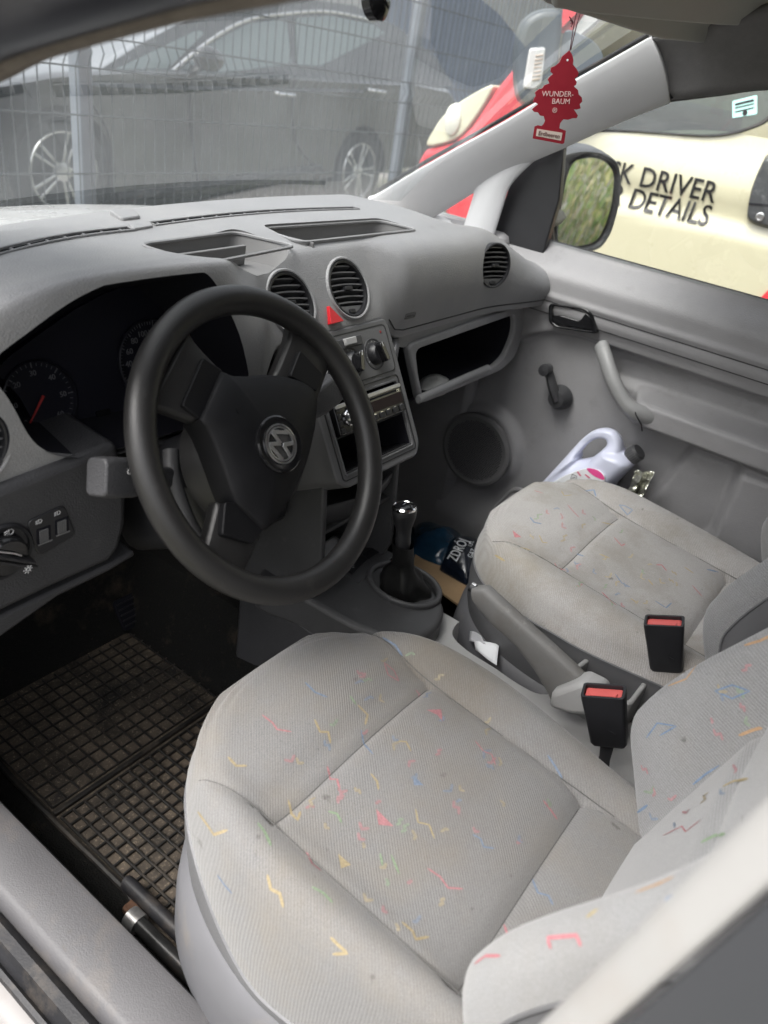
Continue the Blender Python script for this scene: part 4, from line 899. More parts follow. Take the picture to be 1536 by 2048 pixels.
S1 = seat(-.404, .402, .233, .516, 'stained grey cloth driver seat with zigzag motifs, nearest the open doorway', M_fab1, .085)
S2 = seat(.312, .390, .264, .525, 'stained pale cloth passenger seat beyond the handbrake, with zigzag motifs', M_fab2, -.014)
# ---- printed motifs of the cloth
HUES = [('pink', (.50, .09, .12)), ('yellow', (.42, .30, .08)), ('blue', (.08, .18, .34)), ('green', (.17, .32, .12)), ('orange', (.52, .27, .08))]
def motset(nm, base, k): return [mat('motif_%s_%s' % (nm, h), tuple(lerp(b*.97, c, k) for b, c in zip(base, col)), .95, .1, var=(350, .25)) for h, col in HUES]
M_mot = motset('cushion', BASE1, .36); M_pale = motset('worn', BASE1, .36); M_pass = motset('passenger', BASE2, .60); M_bk = motset('back', BASEB, .55)
def cush_hit(S, p):
    if 'bv' not in BV.setdefault(S[1].name, {}): BV[S[1].name]['bv'] = bvh_of(S[1])
    return shoot(BV[S[1].name]['bv'], p)
def back_hit(S, p):
    if 'bv' not in BV.setdefault(S[2].name, {}): BV[S[2].name]['bv'] = bvh_of(S[2])
    return shoot(BV[S[2].name]['bv'], p)
BV = {}
def motifs(S, part, hit_fn, data, mats, name='printed_motif', ws=1):
    for ci, kind, pts, wd in data:
        if any(hit_fn(S, p) is None for p in pts): continue
        g = G()
        if kind == 'f':   # filled polygon, subdivided fan
            P_ = []
            m_ = len(pts); cx = sum(p[0] for p in pts)/m_; cy_ = sum(p[1] for p in pts)/m_
            rgs = []
            for k in (1, .5):
                for i in range(m_):
                    for t in (0, .5):
                        a, b = pts[i], pts[(i+1) % m_]; x_, y2 = lerp(a[0], b[0], t), lerp(a[1], b[1], t)
                        q, n = hit_fn(S, (lerp(cx, x_, k), lerp(cy_, y2, k))); rgs.append(q+n*.0005)
            q, n = hit_fn(S, (cx, cy_)); rgs.append(q+n*.0005); M2 = 2*m_
            g.add(rgs, [(i, (i+1) % M2, M2+(i+1) % M2, M2+i) for i in range(M2)]+[(M2+i, M2+(i+1) % M2, 2*M2) for i in range(M2)])
        else:
            cl = kind == 'c'; pp = pts+[pts[0]] if cl else pts; dense = []
            for a, b in zip(pp, pp[1:]):
                for t in range(4): dense.append((lerp(a[0], b[0], t/4), lerp(a[1], b[1], t/4)))
            dense.append(pp[-1]); H_ = [q for q in (hit_fn(S, p) for p in dense) if q]; vs_ = []
            for i, (q, n) in enumerate(H_):
                a = H_[max(0, i-1)][0]; b = H_[min(len(H_)-1, i+1)][0]; t = (b-a); s = t.cross(n)
                s = s.normalized() if s.length > 1e-9 else Vector((1, 0, 0)); f = wd*.5*ws*(1 if 0 < i < len(H_)-1 else .4); vs_ += [q+n*.0005+s*f, q+n*.0005-s*f]
            g.add(vs_, [(2*i, 2*i+1, 2*i+3, 2*i+2) for i in range(len(H_)-1)])
        g.mk(name, mats[ci], part, smooth=True)
PK, YL, BL, GR, OR = range(5)
w_ = .0022
motifs(S1, S1[1], cush_hit, [
 (PK, 'z', [(524, 1430), (545, 1446), (554, 1459), (583, 1464)], w_), (YL, 'z', [(629, 1439), (640, 1464), (656, 1464), (661, 1487)], .003), (YL, 'z', [(456, 1514), (472, 1532), (494, 1532)], .0032),
 (PK, 'z', [(654, 1532), (661, 1559), (674, 1559), (679, 1578)], .0026), (YL, 'z', [(576, 1600), (583, 1628), (595, 1641), (601, 1623)], .0028), (YL, 'z', [(396, 1623), (419, 1655), (428, 1669), (456, 1660)], .0032),
 (GR, 'z', [(515, 1646), (529, 1664), (542, 1692)], .003), (PK, 'z', [(613, 1705), (624, 1728), (642, 1742)], .0026), (BL, 'z', [(435, 1749), (449, 1769), (465, 1787)], .0026), (YL, 'z', [(535, 1749), (542, 1778), (560, 1787), (567, 1815)], .0032),
 (YL, 'z', [(661, 1874), (679, 1892), (695, 1906), (665, 1908)], .003), (GR, 'z', [(624, 1774), (647, 1787), (665, 1806)], .0028), (YL, 'f', [(676, 1708), (702, 1730), (682, 1738)], 0), (GR, 'z', [(656, 1623), (674, 1628), (683, 1646)], .0028)], M_mot)
motifs(S1, S1[1], cush_hit, [
 (PK, 'f', [(852, 1420), (882, 1419), (886, 1444), (874, 1430)], 0), (PK, 'z', [(950, 1482), (967, 1503), (983, 1509), (991, 1531)], .0018), (YL, 'z', [(793, 1482), (812, 1484), (822, 1503)], .0025), (BL, 'f', [(825, 1550), (847, 1571), (828, 1571)], 0),
 (PK, 'f', [(752, 1618), (787, 1653), (757, 1650)], 0), (YL, 'z', [(831, 1618), (836, 1645), (858, 1650), (869, 1678)], .0022), (BL, 'z', [(945, 1669), (961, 1678), (967, 1694), (988, 1697)], .0022), (PK, 'z', [(855, 1737), (880, 1754), (896, 1776), (926, 1778)], .0022),
 (YL, 'z', [(803, 1844), (825, 1863), (831, 1879), (858, 1874)], .003), (GR, 'z', [(760, 1707), (765, 1732)], .0024), (GR, 'z', [(782, 1710), (798, 1748)], .0024), (YL, 'z', [(741, 1547), (754, 1563), (757, 1580)], .0026), (BL, 'z', [(722, 1460), (727, 1487), (746, 1509)], .0024),
 (PK, 'z', [(1086, 1601), (1103, 1623), (1114, 1639)], .0028), (BL, 'z', [(1065, 1759), (1076, 1786), (1097, 1792), (1106, 1811)], .0024), (PK, 'z', [(1008, 1849), (1021, 1884)], .0026), (PK, 'c', [(768, 1325), (788, 1342), (797, 1362), (776, 1350)], .0018),
 (BL, 'z', [(765, 1275), (790, 1290), (805, 1312)], .003), (BL, 'z', [(610, 1365), (630, 1385), (655, 1395)], .003), (GR, 'z', [(700, 1392), (712, 1410)], .003), (YL, 'z', [(715, 1410), (735, 1430), (730, 1450)], .003), (BL, 'z', [(1095, 1510), (1110, 1532), (1125, 1557)], .0026)], M_pale)
motifs(S1, S1[2], back_hit, [
 (BL, 'z', [(1293, 1476), (1315, 1446), (1353, 1452), (1320, 1471)], .003), (BL, 'z', [(1252, 1563), (1258, 1533), (1277, 1533)], .003), (OR, 'z', [(1478, 1471), (1506, 1460), (1527, 1454)], .005), (BL, 'z', [(1386, 1569), (1413, 1547), (1440, 1531)], .0032), (YL, 'z', [(1446, 1574), (1467, 1563), (1497, 1558)], .005),
 (PK, 'z', [(1326, 1672), (1364, 1653), (1372, 1664), (1402, 1640)], .0026), (GR, 'z', [(1402, 1686), (1429, 1672), (1451, 1669)], .006), (PK, 'z', [(1223, 1727), (1250, 1708)], .005), (BL, 'z', [(1274, 1626), (1296, 1610)], .005), (OR, 'z', [(1272, 1786), (1321, 1767), (1348, 1754)], .0026), (YL, 'z', [(1174, 1835), (1196, 1819)], .004), (OR, 'z', [(1258, 1612), (1267, 1601)], .004),
 (PK, 'z', [(1103, 1898), (1095, 1876), (1154, 1871), (1163, 1893)], .0045), (PK, 'z', [(950, 1928), (972, 1912), (1002, 1912)], .004), (BL, 'c', [(1430, 1382), (1465, 1370), (1500, 1382), (1465, 1397)], .003), (OR, 'z', [(1337, 1372), (1373, 1358), (1393, 1331)], .0032), (OR, 'z', [(1489, 1291), (1520, 1282), (1545, 1270)], .005), (BL, 'z', [(1330, 1800), (1345, 1790)], .004)], M_bk, ws=.62)
motifs(S2, S2[1], cush_hit, [
 (PK, 'z', [(1135, 1010), (1148, 1025), (1158, 1035)], w_), (YL, 'z', [(1123, 982), (1128, 992), (1143, 990)], w_), (BL, 'z', [(1060, 1035), (1068, 1045), (1083, 1048)], .003), (PK, 'f', [(1025, 1061), (1043, 1075), (1029, 1075)], 0), (BL, 'z', [(1170, 982), (1188, 980), (1192, 993)], .003), (PK, 'z', [(1068, 981), (1086, 987)], w_),
 (BL, 'c', [(1238, 1010), (1255, 1030), (1265, 1020), (1250, 1012)], .002), (YL, 'z', [(1203, 1045), (1228, 1050)], w_), (PK, 'z', [(1228, 1075), (1243, 1092), (1250, 1088)], .0026), (YL, 'z', [(1078, 1070), (1085, 1085), (1095, 1086)], w_), (PK, 'z', [(1109, 1126), (1114, 1136), (1142, 1144)], w_), (PK, 'z', [(1312, 1130), (1323, 1130), (1333, 1142)], .003),
 (BL, 'z', [(1230, 1148), (1243, 1166), (1261, 1175)], w_), (PK, 'z', [(1203, 1184), (1221, 1202), (1233, 1211)], .0026), (BL, 'z', [(1310, 1202), (1332, 1216), (1343, 1206)], w_), (YL, 'z', [(1261, 1197), (1275, 1207)], .003), (YL, 'z', [(1198, 1108), (1220, 1117)], .003), (YL, 'z', [(1296, 1159), (1306, 1171)], .003), (BL, 'z', [(1413, 1139), (1436, 1144)], .004), (YL, 'z', [(1368, 1134), (1387, 1147)], .003),
 (BL, 'z', [(1153, 1108), (1168, 1113)], .003), (PK, 'z', [(1384, 1171), (1404, 1193)], .0026), (PK, 'z', [(1290, 1242), (1300, 1250)], .0026), (YL, 'z', [(1040, 1095), (1060, 1100)], .003), (YL, 'z', [(990, 1110), (1010, 1122)], .004)], M_pass)

# the small faded motifs between the clear ones
rnd = random.Random(21)
def scatter(S, part, hit_fn, mats, poly_px, n, sc, wd):
    data = []; (ax, ay), (bx2, by2), (cx2, cy2), (dx2, dy2) = poly_px
    for _ in range(n):
        u, v = rnd.random(), rnd.random(); x = lerp(lerp(ax, bx2, u), lerp(dx2, cx2, u), v); y = lerp(lerp(ay, by2, u), lerp(dy2, cy2, u), v)
        a = rnd.choice((.7, 1.0, -.6, 2.2))+rnd.uniform(-.2, .2); l = sc*rnd.uniform(.6, 1.1); c_, s_ = math.cos(a), math.sin(a)
        sh = rnd.choice(([(-1, 0), (-.2, .35), (.1, -.3), (1, .1)], [(-.8, -.3), (0, .4), (.8, -.2)], [(-1, 0), (0, .1), (.2, .6)]))
        data.append((rnd.choice((PK, YL, BL, GR, YL, PK)), 'z', [(x+l*(p*c_-q*s_), y+l*(p*s_+q*c_)) for p, q in sh], wd))
    motifs(S, part, hit_fn, data, mats)
scatter(S1, S1[1], cush_hit, motset('faint', BASE1, .22), [(520, 1440), (830, 1290), (1130, 1600), (800, 1930)], 60, 14, .0034)
scatter(S2, S2[1], cush_hit, motset('faint_passenger', BASE2, .35), [(1020, 1060), (1160, 990), (1400, 1150), (1230, 1240)], 36, 9, .0036)
scatter(S1, S1[2], back_hit, motset('faint_back', BASEB, .3), [(1290, 1470), (1500, 1320), (1500, 1560), (1260, 1720)], 18, 14, .0030)
# ================================================================== PASSENGER DOOR
YC, ZC = .80, -.12
def dcard(y, z):
    x = .668
    # shoulder under the window
    x += -.012*sst(.66, .70, z)+.055*sst(.755, .825, z)**1.3
    x -= .004*sst(.712, .722, z)*(1-sst(.722, .735, z))
    # recess below the shoulder, its edge curving down towards the hinge side
    ed = .660-2.4*max(0, y-.60)**2; x += .020*sst(ed, ed-.014, z)
    x += .016*sst(.53, .49, y)*sst(.57, .60, z)*sst(.655, .63, z)
    # arm rest
    x -= .078*sst(.45, .41, y)*sst(.505, .535, z)*(1-sst(.575, .592, z))
    # raised panel and ridge behind the map pocket
    x -= .022*sst(.345, .325, y+.28*(z-.34))*(1-sst(.49, .53, z))
    x -= .034*sst(.0, .03, .195+.16*sst(.36, .22, z)-y)*(1-sst(.50, .53, z))
    # lower card swells inwards, speaker collar
    x -= .03*sst(.19, .08, z)
    rs = math.hypot(y-.775, z-.305); x -= .018*(1-sst(.095, .125, rs))
    return x
NY, NZ = 160, 210
g = G(); g.grid(NY, NZ, lambda u, v: (lambda y, z: Vector((dcard(y, z), y, z)))(lerp(.86, -.13, u), lerp(.01, .826, v)))
door = g.mk('passenger_door', M_door, van, ang=60); door['label'] = 'closed grey passenger door with crank, pull handle and outside mirror'
g = G(); g.box((.785, .36, .26), (.03, .50, .50)); g.mk('door_skin', M_white, door, bev=.02)
# seams of the card
for zz in (.7115, .684):
    g = G(); g.tube([Vector((dcard(y, zz)-.0002, y, zz)) for y in [lerp(.74, -.13, i/40) for i in range(41)]], .0011, 6); g.mk('card_seam', M_black, door)
# window seal and glass
g = G(); g.tube([Vector((.722, y, .823)) for y in (.80, .4, -.13)], .004, 8); g.mk('window_seal', M_rubber, door)
M_wglass = glassmat('door_glass', (.95, .975, .97), dust=.025, speck=.05)
g = G(); g.grid(8, 8, lambda u, v: Vector((lerp(.712, .672, v), lerp(.86, -.12, u), lerp(.80, 1.24, v)))); g.mk('window_glass', M_wglass, door)
# black mirror triangle
sl_ = [X(p, .69) for p in ((1030, 336), (1128, 284), (1118, 400), (1086, 508), (980, 490))]
g = G(); g.add(sl_+[p+Vector((.02, 0, 0)) for p in sl_], [(0, 1, 2, 3, 4), (9, 8, 7, 6, 5)]+[(i, (i+1) % 5, 5+(i+1) % 5, 5+i) for i in range(5)]); g.mk('mirror_triangle', M_black, door, bev=.003)
# latch handle
HP = Pl(X((1150, 640), .652), (0, -1, 0), (.12, 0, 1))
hb = rpoly([HP.px(p) for p in ((1098, 606), (1172, 616), (1186, 628), (1197, 668), (1112, 655), (1098, 645))], .012, 5)
g = G(); g.ring(hb, shr(hb, .84), HP, -.012, .004); hd = g.mk('latch_bezel', M_blackg, door, bev=.002)
g = G(); g.prism(shr(hb, .86), HP, -.026, -.022); g.mk('latch_bowl', M_black, door)
lv_ = rpoly([HP.px(p) for p in ((1103, 633), (1120, 630), (1160, 642), (1172, 625), (1188, 640), (1189, 662), (1108, 648))], .006, 4)
g = G(); g.prism(lv_, HP, -.016, .001); g.mk('latch_lever', M_blackg, door, bev=.004, seg=3)
# window crank
cb = X((1120, 795), .676); ck = X((1097, 737), .655)
CK = Pl(cb, (0, -1, 0), (0, 0, 1))
g = G(); g.lathe([(.030, -.004), (.028, .006), (.021, .018), (.019, .024), (0, .026)], CK, 32); cr_ = g.mk('window_crank', M_dash2, door)
dv = ck-cb; g = G(); g.tube(catmull([cb+Vector((-.014, 0, 0)), cb+dv*.4+Vector((-.014, 0, 0)), cb+dv*.9+Vector((-.004, 0, 0)), ck+Vector((-.004, 0, 0))], 4), lambda t: lerp(.017, .011, t), 12, sq=.7, up=(1, 0, 0)); g.mk('crank_arm', M_dash2, door)
KP = Pl(ck+Vector((-.002, 0, 0)), (0, -1, 0), (0, 0, 1)); g = G(); g.lathe([(.011, -.004), (.0125, .006), (.0145, .020), (.0125, .026), (0, .028)], KP, 28); g.mk('crank_knob', M_dash2, door)
# pull handle sweeping into the arm rest
ph = [X((1203, 692), .655), X((1212, 720), .630), X((1228, 765), .612), X((1250, 805), .606), X((1276, 826), .612), X((1312, 838), .635)]
g = G(); g.tube(catmull(ph, 6), lambda t: lerp(.0175, .024, sst(.5, 1, t)), 16, sq=.85); g.mk('pull_handle', mat('handle_grey', (.235, .235, .235), .45, .45, grain=(1000, .2), var=(12, .06), dust=(25, .55, .75, (.4, .39, .37), .25)), door)
g = G(); g.tube([X((1268, 812), .60), X((1272, 830), .589), X((1283, 850), .592), X((1284, 862), .60)], .0014, 6); g.mk('handle_joint', M_black, door)
# speaker grille: perforated disc
SPK = Pl((.6465, .775, .305), (0, -1, 0), (0, 0, 1))
g = G(); g.lathe([(.098, -.004), (.096, .003), (.088, .005), (.084, .002), (0, .004)], SPK, 48); sg = g.mk('speaker_grille', mat('grille_grey', (.14, .138, .14), .5, .35, var=(10, .06)), door)
g = G()
for i in range(-15, 16):
    for j in range(-17, 18):
        a, b = i*.0052+(j % 2)*.0026, j*.0045
        if math.hypot(a, b) < .078: g.add([SPK.p(a+0.0016*math.cos(R_(60*k)), b+.0016*math.sin(R_(60*k)), .0046) for k in range(6)], [tuple(range(6))])
o = g.mk('grille_holes', M_dark, door, smooth=False); o['kind'] = 'stuff'
# map pocket wall and its ridge
pk = [(.69, .15, .648), (.66, .22, .640), (.63, .262, .625), (.58, .27, .605), (.45, .27, .590), (.34, .275, .592), (.30, .31, .61)]
pw_ = catmull([(c, a, b) for a, b, c in pk], 5)
g = G(); g.grid(len(pw_), 5, lambda u, v: (lambda p: Vector((p.x-.012*math.sin(v*2), p.y, lerp(p.z, .02, v))))(pw_[round(u*(len(pw_)-1))])); g.mk('pocket_wall', M_door, door, solid=.006)
g = G(); g.tube(pw_, .007, 10); g.mk('pocket_rim', M_door, door)
# rear part of the card next to the B pillar
g = G(); g.box((.68, -.04, .34), (.03, .06, .30)); g.mk('rear_card_block', M_door, door, bev=.02)
# ---- outside mirror
mn = Vector((-.50, -.855, -.10)).normalized(); mu = Vector((0, 0, 1)).cross(mn).normalized()*-1
if mu.x < 0: mu = -mu
MR = Pl((.98, .82, .88), mu, Vector((0, 0, 1))-mn*mn.z)
if MR.n.dot(mn) < 0: MR = Pl((.98, .82, .88), -mu, Vector((0, 0, 1)))
mg = rpoly([MR.px(p) for p in ((1150, 323), (1190, 316), (1218, 326), (1233, 350), (1228, 410), (1214, 455), (1198, 485), (1160, 496), (1118, 490), (1122, 440), (1136, 360))], .02, 4)
mo = rpoly([MR.px(p) for p in ((1125, 310), (1165, 302), (1205, 306), (1236, 326), (1242, 365), (1236, 415), (1222, 465), (1202, 496), (1160, 508), (1108, 503), (1104, 450), (1115, 360))], .02, 4)
n_ = len(mo); cx = sum(p[0] for p in mo)/n_; cy_ = sum(p[1] for p in mo)/n_
M_hous = mat('mirror_housing', (.045, .047, .05), .35, .5, grain=(800, .2), var=(15, .1), dust=(60, .55, .75, (.3, .32, .33), .3))
lv = [(.93, -.012), (.95, .0), (1.0, .002), (1.03, -.006), (1.05, -.02), (1.05, -.06), (.98, -.10), (.75, -.125), (.3, -.135), (0, -.136)]
g = G(); g.add([MR.p(cx+(a-cx)*k, cy_+(b-cy_)*k, h) for k, h in lv for a, b in mo], [(j*n_+i, j*n_+(i+1) % n_, (j+1)*n_+(i+1) % n_, (j+1)*n_+i) for j in range(len(lv)-1) for i in range(n_)]); mh = g.mk('mirror_housing', M_hous, door)
M_mirror = mat('mirror_silver', (.86, .88, .87), .015, .5, 1)
g = G(); g.prism(mg, MR, -.014, -.009); g.mk('mirror_glass', M_mirror, door)
g = G(); a = MR.p(cx-.07, cy_-.05, -.05); g.tube([a, a+Vector((-.10, -.01, -.01)), Vector((.70, a.y-.03, .80))], lambda t: .03, 12, sq=1.6); g.mk('mirror_arm', M_hous, door)
# ================================================================== CENTRE CONSOLE
cons = thing('centre_console', 'light grey centre console with cup recess, between the two seats', 'console', (-.03, .3, .1))
CT = Pl((-.03, .3, .262), (1, 0, 0), (0, 1, 0))
top_ = rpoly([(-.085, .33), (.095, .33), (.095, .10), (.085, -.02), (.085, -.36), (-.075, -.36), (-.075, -.02), (-.085, .10)], .02)
g = G(); g.prism([(a*1.12, b) for a, b in top_], CT, -.262, 0, poly1=top_); cb_ = g.mk('console_body', M_clight, cons, smooth=False)
cupx = [(900, 1268), (915, 1240), (955, 1230), (1000, 1245), (1050, 1280), (1098, 1320), (1140, 1362), (1135, 1385), (1085, 1392), (1040, 1372), (985, 1335), (930, 1300)]
cup = cat2([CT.px(p) for p in cupx], 4)
g = G(); g.prism(shr(cup, .9), CT, -.06, .05, poly1=[(a*1.0, b*1.0) for a, b in cup]); o = g.mk('cut', M_clight, None, smooth=False); boolean(cb_, [o])
md = cb_.modifiers.new('bevel', 'BEVEL'); md.width = .005; md.segments = 3; md.limit_method = 'ANGLE'; md.angle_limit = R_(40)
# second, round cup bottom
g = G(); c_ = CT.px((1075, 1395)); 
# open tray behind the handbrake
TR = Pl((.035, .10, .335), (1, 0, 0), (0, 1, 0))
to = rpoly([TR.px(p) for p in ((1140, 1338), (1192, 1300), (1300, 1362), (1262, 1412))], .012); ti = shr(to, .84)
g = G(); g.ring(to, ti, TR, -.075, 0); g.mk('rear_tray', M_clight, cons, bev=.004, seg=3)
g = G(); g.prism(ti, TR, -.075, -.06); g.mk('tray_floor', M_tray, cons)
# side wall next to the driver seat
g = G(); sw = [(.02, .30), (.165, .305), (.20, .27), (.20, .10), (.02, .10)]; SW = Pl((-.118, 0, 0), (0, 1, 0), (0, 0, 1)); g.prism(sw, SW, -.012, .012); g.mk('console_side', M_clight, cons, bev=.008)
# graphite gear lever surround
GS = Pl((-.02, .56, .305), (1, 0, 0), (0, 1, .03))
so_px = [(530, 1238), (560, 1180), (620, 1118), (660, 1094), (782, 1074), (815, 1092), (858, 1130), (888, 1175), (897, 1212), (880, 1246), (840, 1256), (780, 1252), (700, 1240), (600, 1250)]
so_ = [(-.125, .20), (.085, .20), (.092, .10), (.088, .02), (.080, -.03), (.060, -.075), (.020, -.100), (-.030, -.105), (-.075, -.085), (-.100, -.045), (-.112, .0), (-.12, .10)]
so2 = cat2(so_, 4)
g = G(); g.prism([(a*1.03, b*1.02) for a, b in so2], GS, -.07, 0, poly1=so2); g.mk('lever_surround', M_cdark, cons, bev=.010, seg=4)
sp = rpoly([GS.px(p) for p in ((676, 1142), (744, 1088), (790, 1110), (716, 1168))], .004)
g = G(); g.prism(sp, GS, -.004, .002); sw_ = g.mk('switch_plate', M_cdark, cons, bev=.001)
for q in (((688, 1140), (722, 1113), (735, 1122), (704, 1152)), ((724, 1111), (752, 1092), (768, 1101), (738, 1121))):
    g = G(); g.prism(rpoly([GS.px(p) for p in q], .002), GS, 0, .0045); g.mk('switch_button', M_black, sw_, bev=.001)
g = G(); a, b = GS.px((705, 1137)); g.tube([GS.p(a+.003*math.cos(R_(t)), b+.003*math.sin(R_(t)), .005) for t in range(0, 300, 40)], .0004, 4); g.mk('button_symbol', M_mark, sw_)
# console flank towards the driver footwell
g = G(); fl = [Vector((-.135, .44, .06)), Vector((-.150, .80, .05)), Vector((-.150, .80, .27)), Vector((-.140, .60, .245)), Vector((-.120, .46, .235))]; g.add(fl+[p+Vector((.03, 0, 0)) for p in fl], [(0, 1, 2, 3, 4), (9, 8, 7, 6, 5)]+[(i, (i+1) % 5, 5+(i+1) % 5, 5+i) for i in range(5)]); g.mk('console_flank', M_dash2, cons, bev=.006)
# ================================================================== GEAR LEVER
gear = thing('gear_lever', 'black gear lever with leather boot and chrome ringed knob', 'gear lever', (-.03, .53, .31))
GB_ = Pl(GS.P((808, 1172), .0), (1, 0, 0), (0, 1, .03))
oval = lambda k, r: (k*.054*math.cos(r), k*.066*math.sin(r))
g = G(); n = 40
for_o = [(oval(1.12, 2*math.pi*i/n)) for i in range(n)]; in_o = [(oval(.96, 2*math.pi*i/n)) for i in range(n)]
g.ring(for_o, in_o, GB_, -.01, .010); g.mk('boot_frame', M_cdark, gear, bev=.005, seg=3)
kt = X((809, 1010), -.03); kb = X((806, 1085), -.03)
axis = (kt-kb).normalized()
M_leath = mat('boot_leather', (.007, .007, .007), .38, .5, grain=(500, .5), var=(25, .2), dust=(20, .58, .8, (.25, .23, .2), .15))
g = G(); nb, nr = 40, 22
def boot(u, v):
    th = 2*math.pi*u; k = (1-v)**1.0; r = lerp(.98, .30, min(1, v*1.6)**.7)+.10*math.exp(-((v-.35)/.2)**2)
    fold = 1+.13*math.sin(th*5+5*v)*math.sin(math.pi*min(1, v*1.1))*(1-v)+.09*math.sin(th*3-9*v)*math.sin(math.pi*v)+.05*math.sin(th*9+14*v)*math.sin(math.pi*v)*(1-v)
    a, b = oval(r*fold, th); c = GB_.p(0, 0, -.004+.012*math.sin(min(1, v*3)*math.pi)*.6); base = GB_.p(a, b, -.002)-GB_.p(0, 0, 0)
    ctr_ = GB_.p(0, 0, 0).lerp(kb, max(0, (v-.12)/.88)**1.15)
    return ctr_+base+Vector((0, 0, .006*math.sin(th*4+v*8)*math.sin(math.pi*v)*(1-v)))
g.grid(nb, nr, boot, cu=True); g.mk('boot', M_leath, gear)
up0 = Vector((1, 0, 0)); KNB = Pl(kb, up0, axis.cross(up0)); Lk = (kt-kb).length
g = G(); g.lathe([(0.01180, -0.01200), (0.01320, 0), (0.01280, Lk*.20), (0.01350, Lk*.40), (0.01750, Lk*.58), (0.02050, Lk*.74), (0.02120, Lk*.86), (0.02, Lk*.93), (0, Lk*.94)], KNB, 32); g.mk('knob', M_black, gear)
g = G(); g.lathe([(0.02050, Lk*.90), (0.02080, Lk*.955), (0.01860, Lk*.985), (0.01720, Lk*.965)], KNB, 36); g.mk('knob_ring', M_chrome, gear)
g = G(); g.lathe([(0.01780, Lk*.95), (0.01650, Lk*.985), (0.01100, Lk*1.02), (0, Lk*1.035)], KNB, 36); g.mk('knob_cap', M_blackg, gear)
KC = Pl(KNB.p(0, 0, Lk*1.03), KNB.u, KNB.v); g = G()
for a in (-.007, 0, .007): g.tube([KC.p(a, .006, -.002+.001*(a == 0)), KC.p(a, -.006, -.002+.001*(a == 0))], .0006, 5)
g.tube([KC.p(-.007, 0, -.001), KC.p(0, 0, .0004), KC.p(.007, 0, -.001)], .0006, 5); g.mk('shift_pattern', M_silver, gear)
# ================================================================== HANDBRAKE
hbk = thing('handbrake', 'raised worn grey handbrake lever between the seats', 'handbrake', (-.03, .2, .27))
M_hb = mat('handbrake_grey', (.15, .147, .142), .5, .4, grain=(600, .3), var=(14, .1), dust=[(16, .5, .7, (.12, .105, .085), .45), (40, .6, .72, (.35, .34, .32), .35)])
HBP = Pl((-.035, 0, 0), (0, 1, 0), (0, 0, 1))
pr_ = [((948, 1172), (952, 1200)), ((975, 1172), (962, 1216)), ((1010, 1204), (990, 1248)), ((1060, 1250), (1034, 1286)), ((1110, 1293), (1070, 1334)), ((1150, 1330), (1094, 1374)), ((1172, 1352), (1106, 1398))]
secs = []
for k, (a, b) in enumerate(pr_):
    pa, pb = X(a, -.035), X(b, -.035); c = (pa+pb)/2; hv = (pa-pb)/2; w2 = .0135 if k > 0 else .0115
    secs.append([c+hv*math.copysign(abs(math.sin(t))**.6, math.sin(t))+Vector((w2, 0, 0))*math.copysign(abs(math.cos(t))**.6, math.cos(t)) for t in [2*math.pi*i/20 for i in range(20)]])
g = G(); g.add([v for s in secs for v in s], [(k*20+i, k*20+(i+1) % 20, (k+1)*20+(i+1) % 20, (k+1)*20+i) for k in range(len(secs)-1) for i in range(20)]+[list(range(20))[::-1], [(len(secs)-1)*20+i for i in range(20)]])
g.mk('grip', M_hb, hbk, ang=55)
tip = X((952, 1180), -.035); dirt = (X((948, 1172), -.035)-X((1010, 1215), -.035)).normalized()
g = G(); g.tube([tip-dirt*.005, tip+dirt*.010], .0085, 14); g.mk('release_button', M_black, hbk)
g = G(); g.tube([tip+dirt*.002+Vector((0, 0, .006)), tip+dirt*.009+Vector((0, 0, .006))], .0035, 8); g.mk('button_edge', M_chrome, hbk)
g = G(); bs = [X(p, -.045) for p in ((1112, 1372), (1170, 1350), (1213, 1372), (1212, 1420), (1150, 1416), (1108, 1402))]; g.add([p+Vector((-.022, 0, 0)) for p in bs]+[p+Vector((.022, 0, 0)) for p in bs], [tuple(range(6))[::-1], tuple(range(6, 12))]+[(i, (i+1) % 6, 6+(i+1) % 6, 6+i) for i in range(6)]); g.mk('lever_base', M_clight, hbk, bev=.009, seg=3)
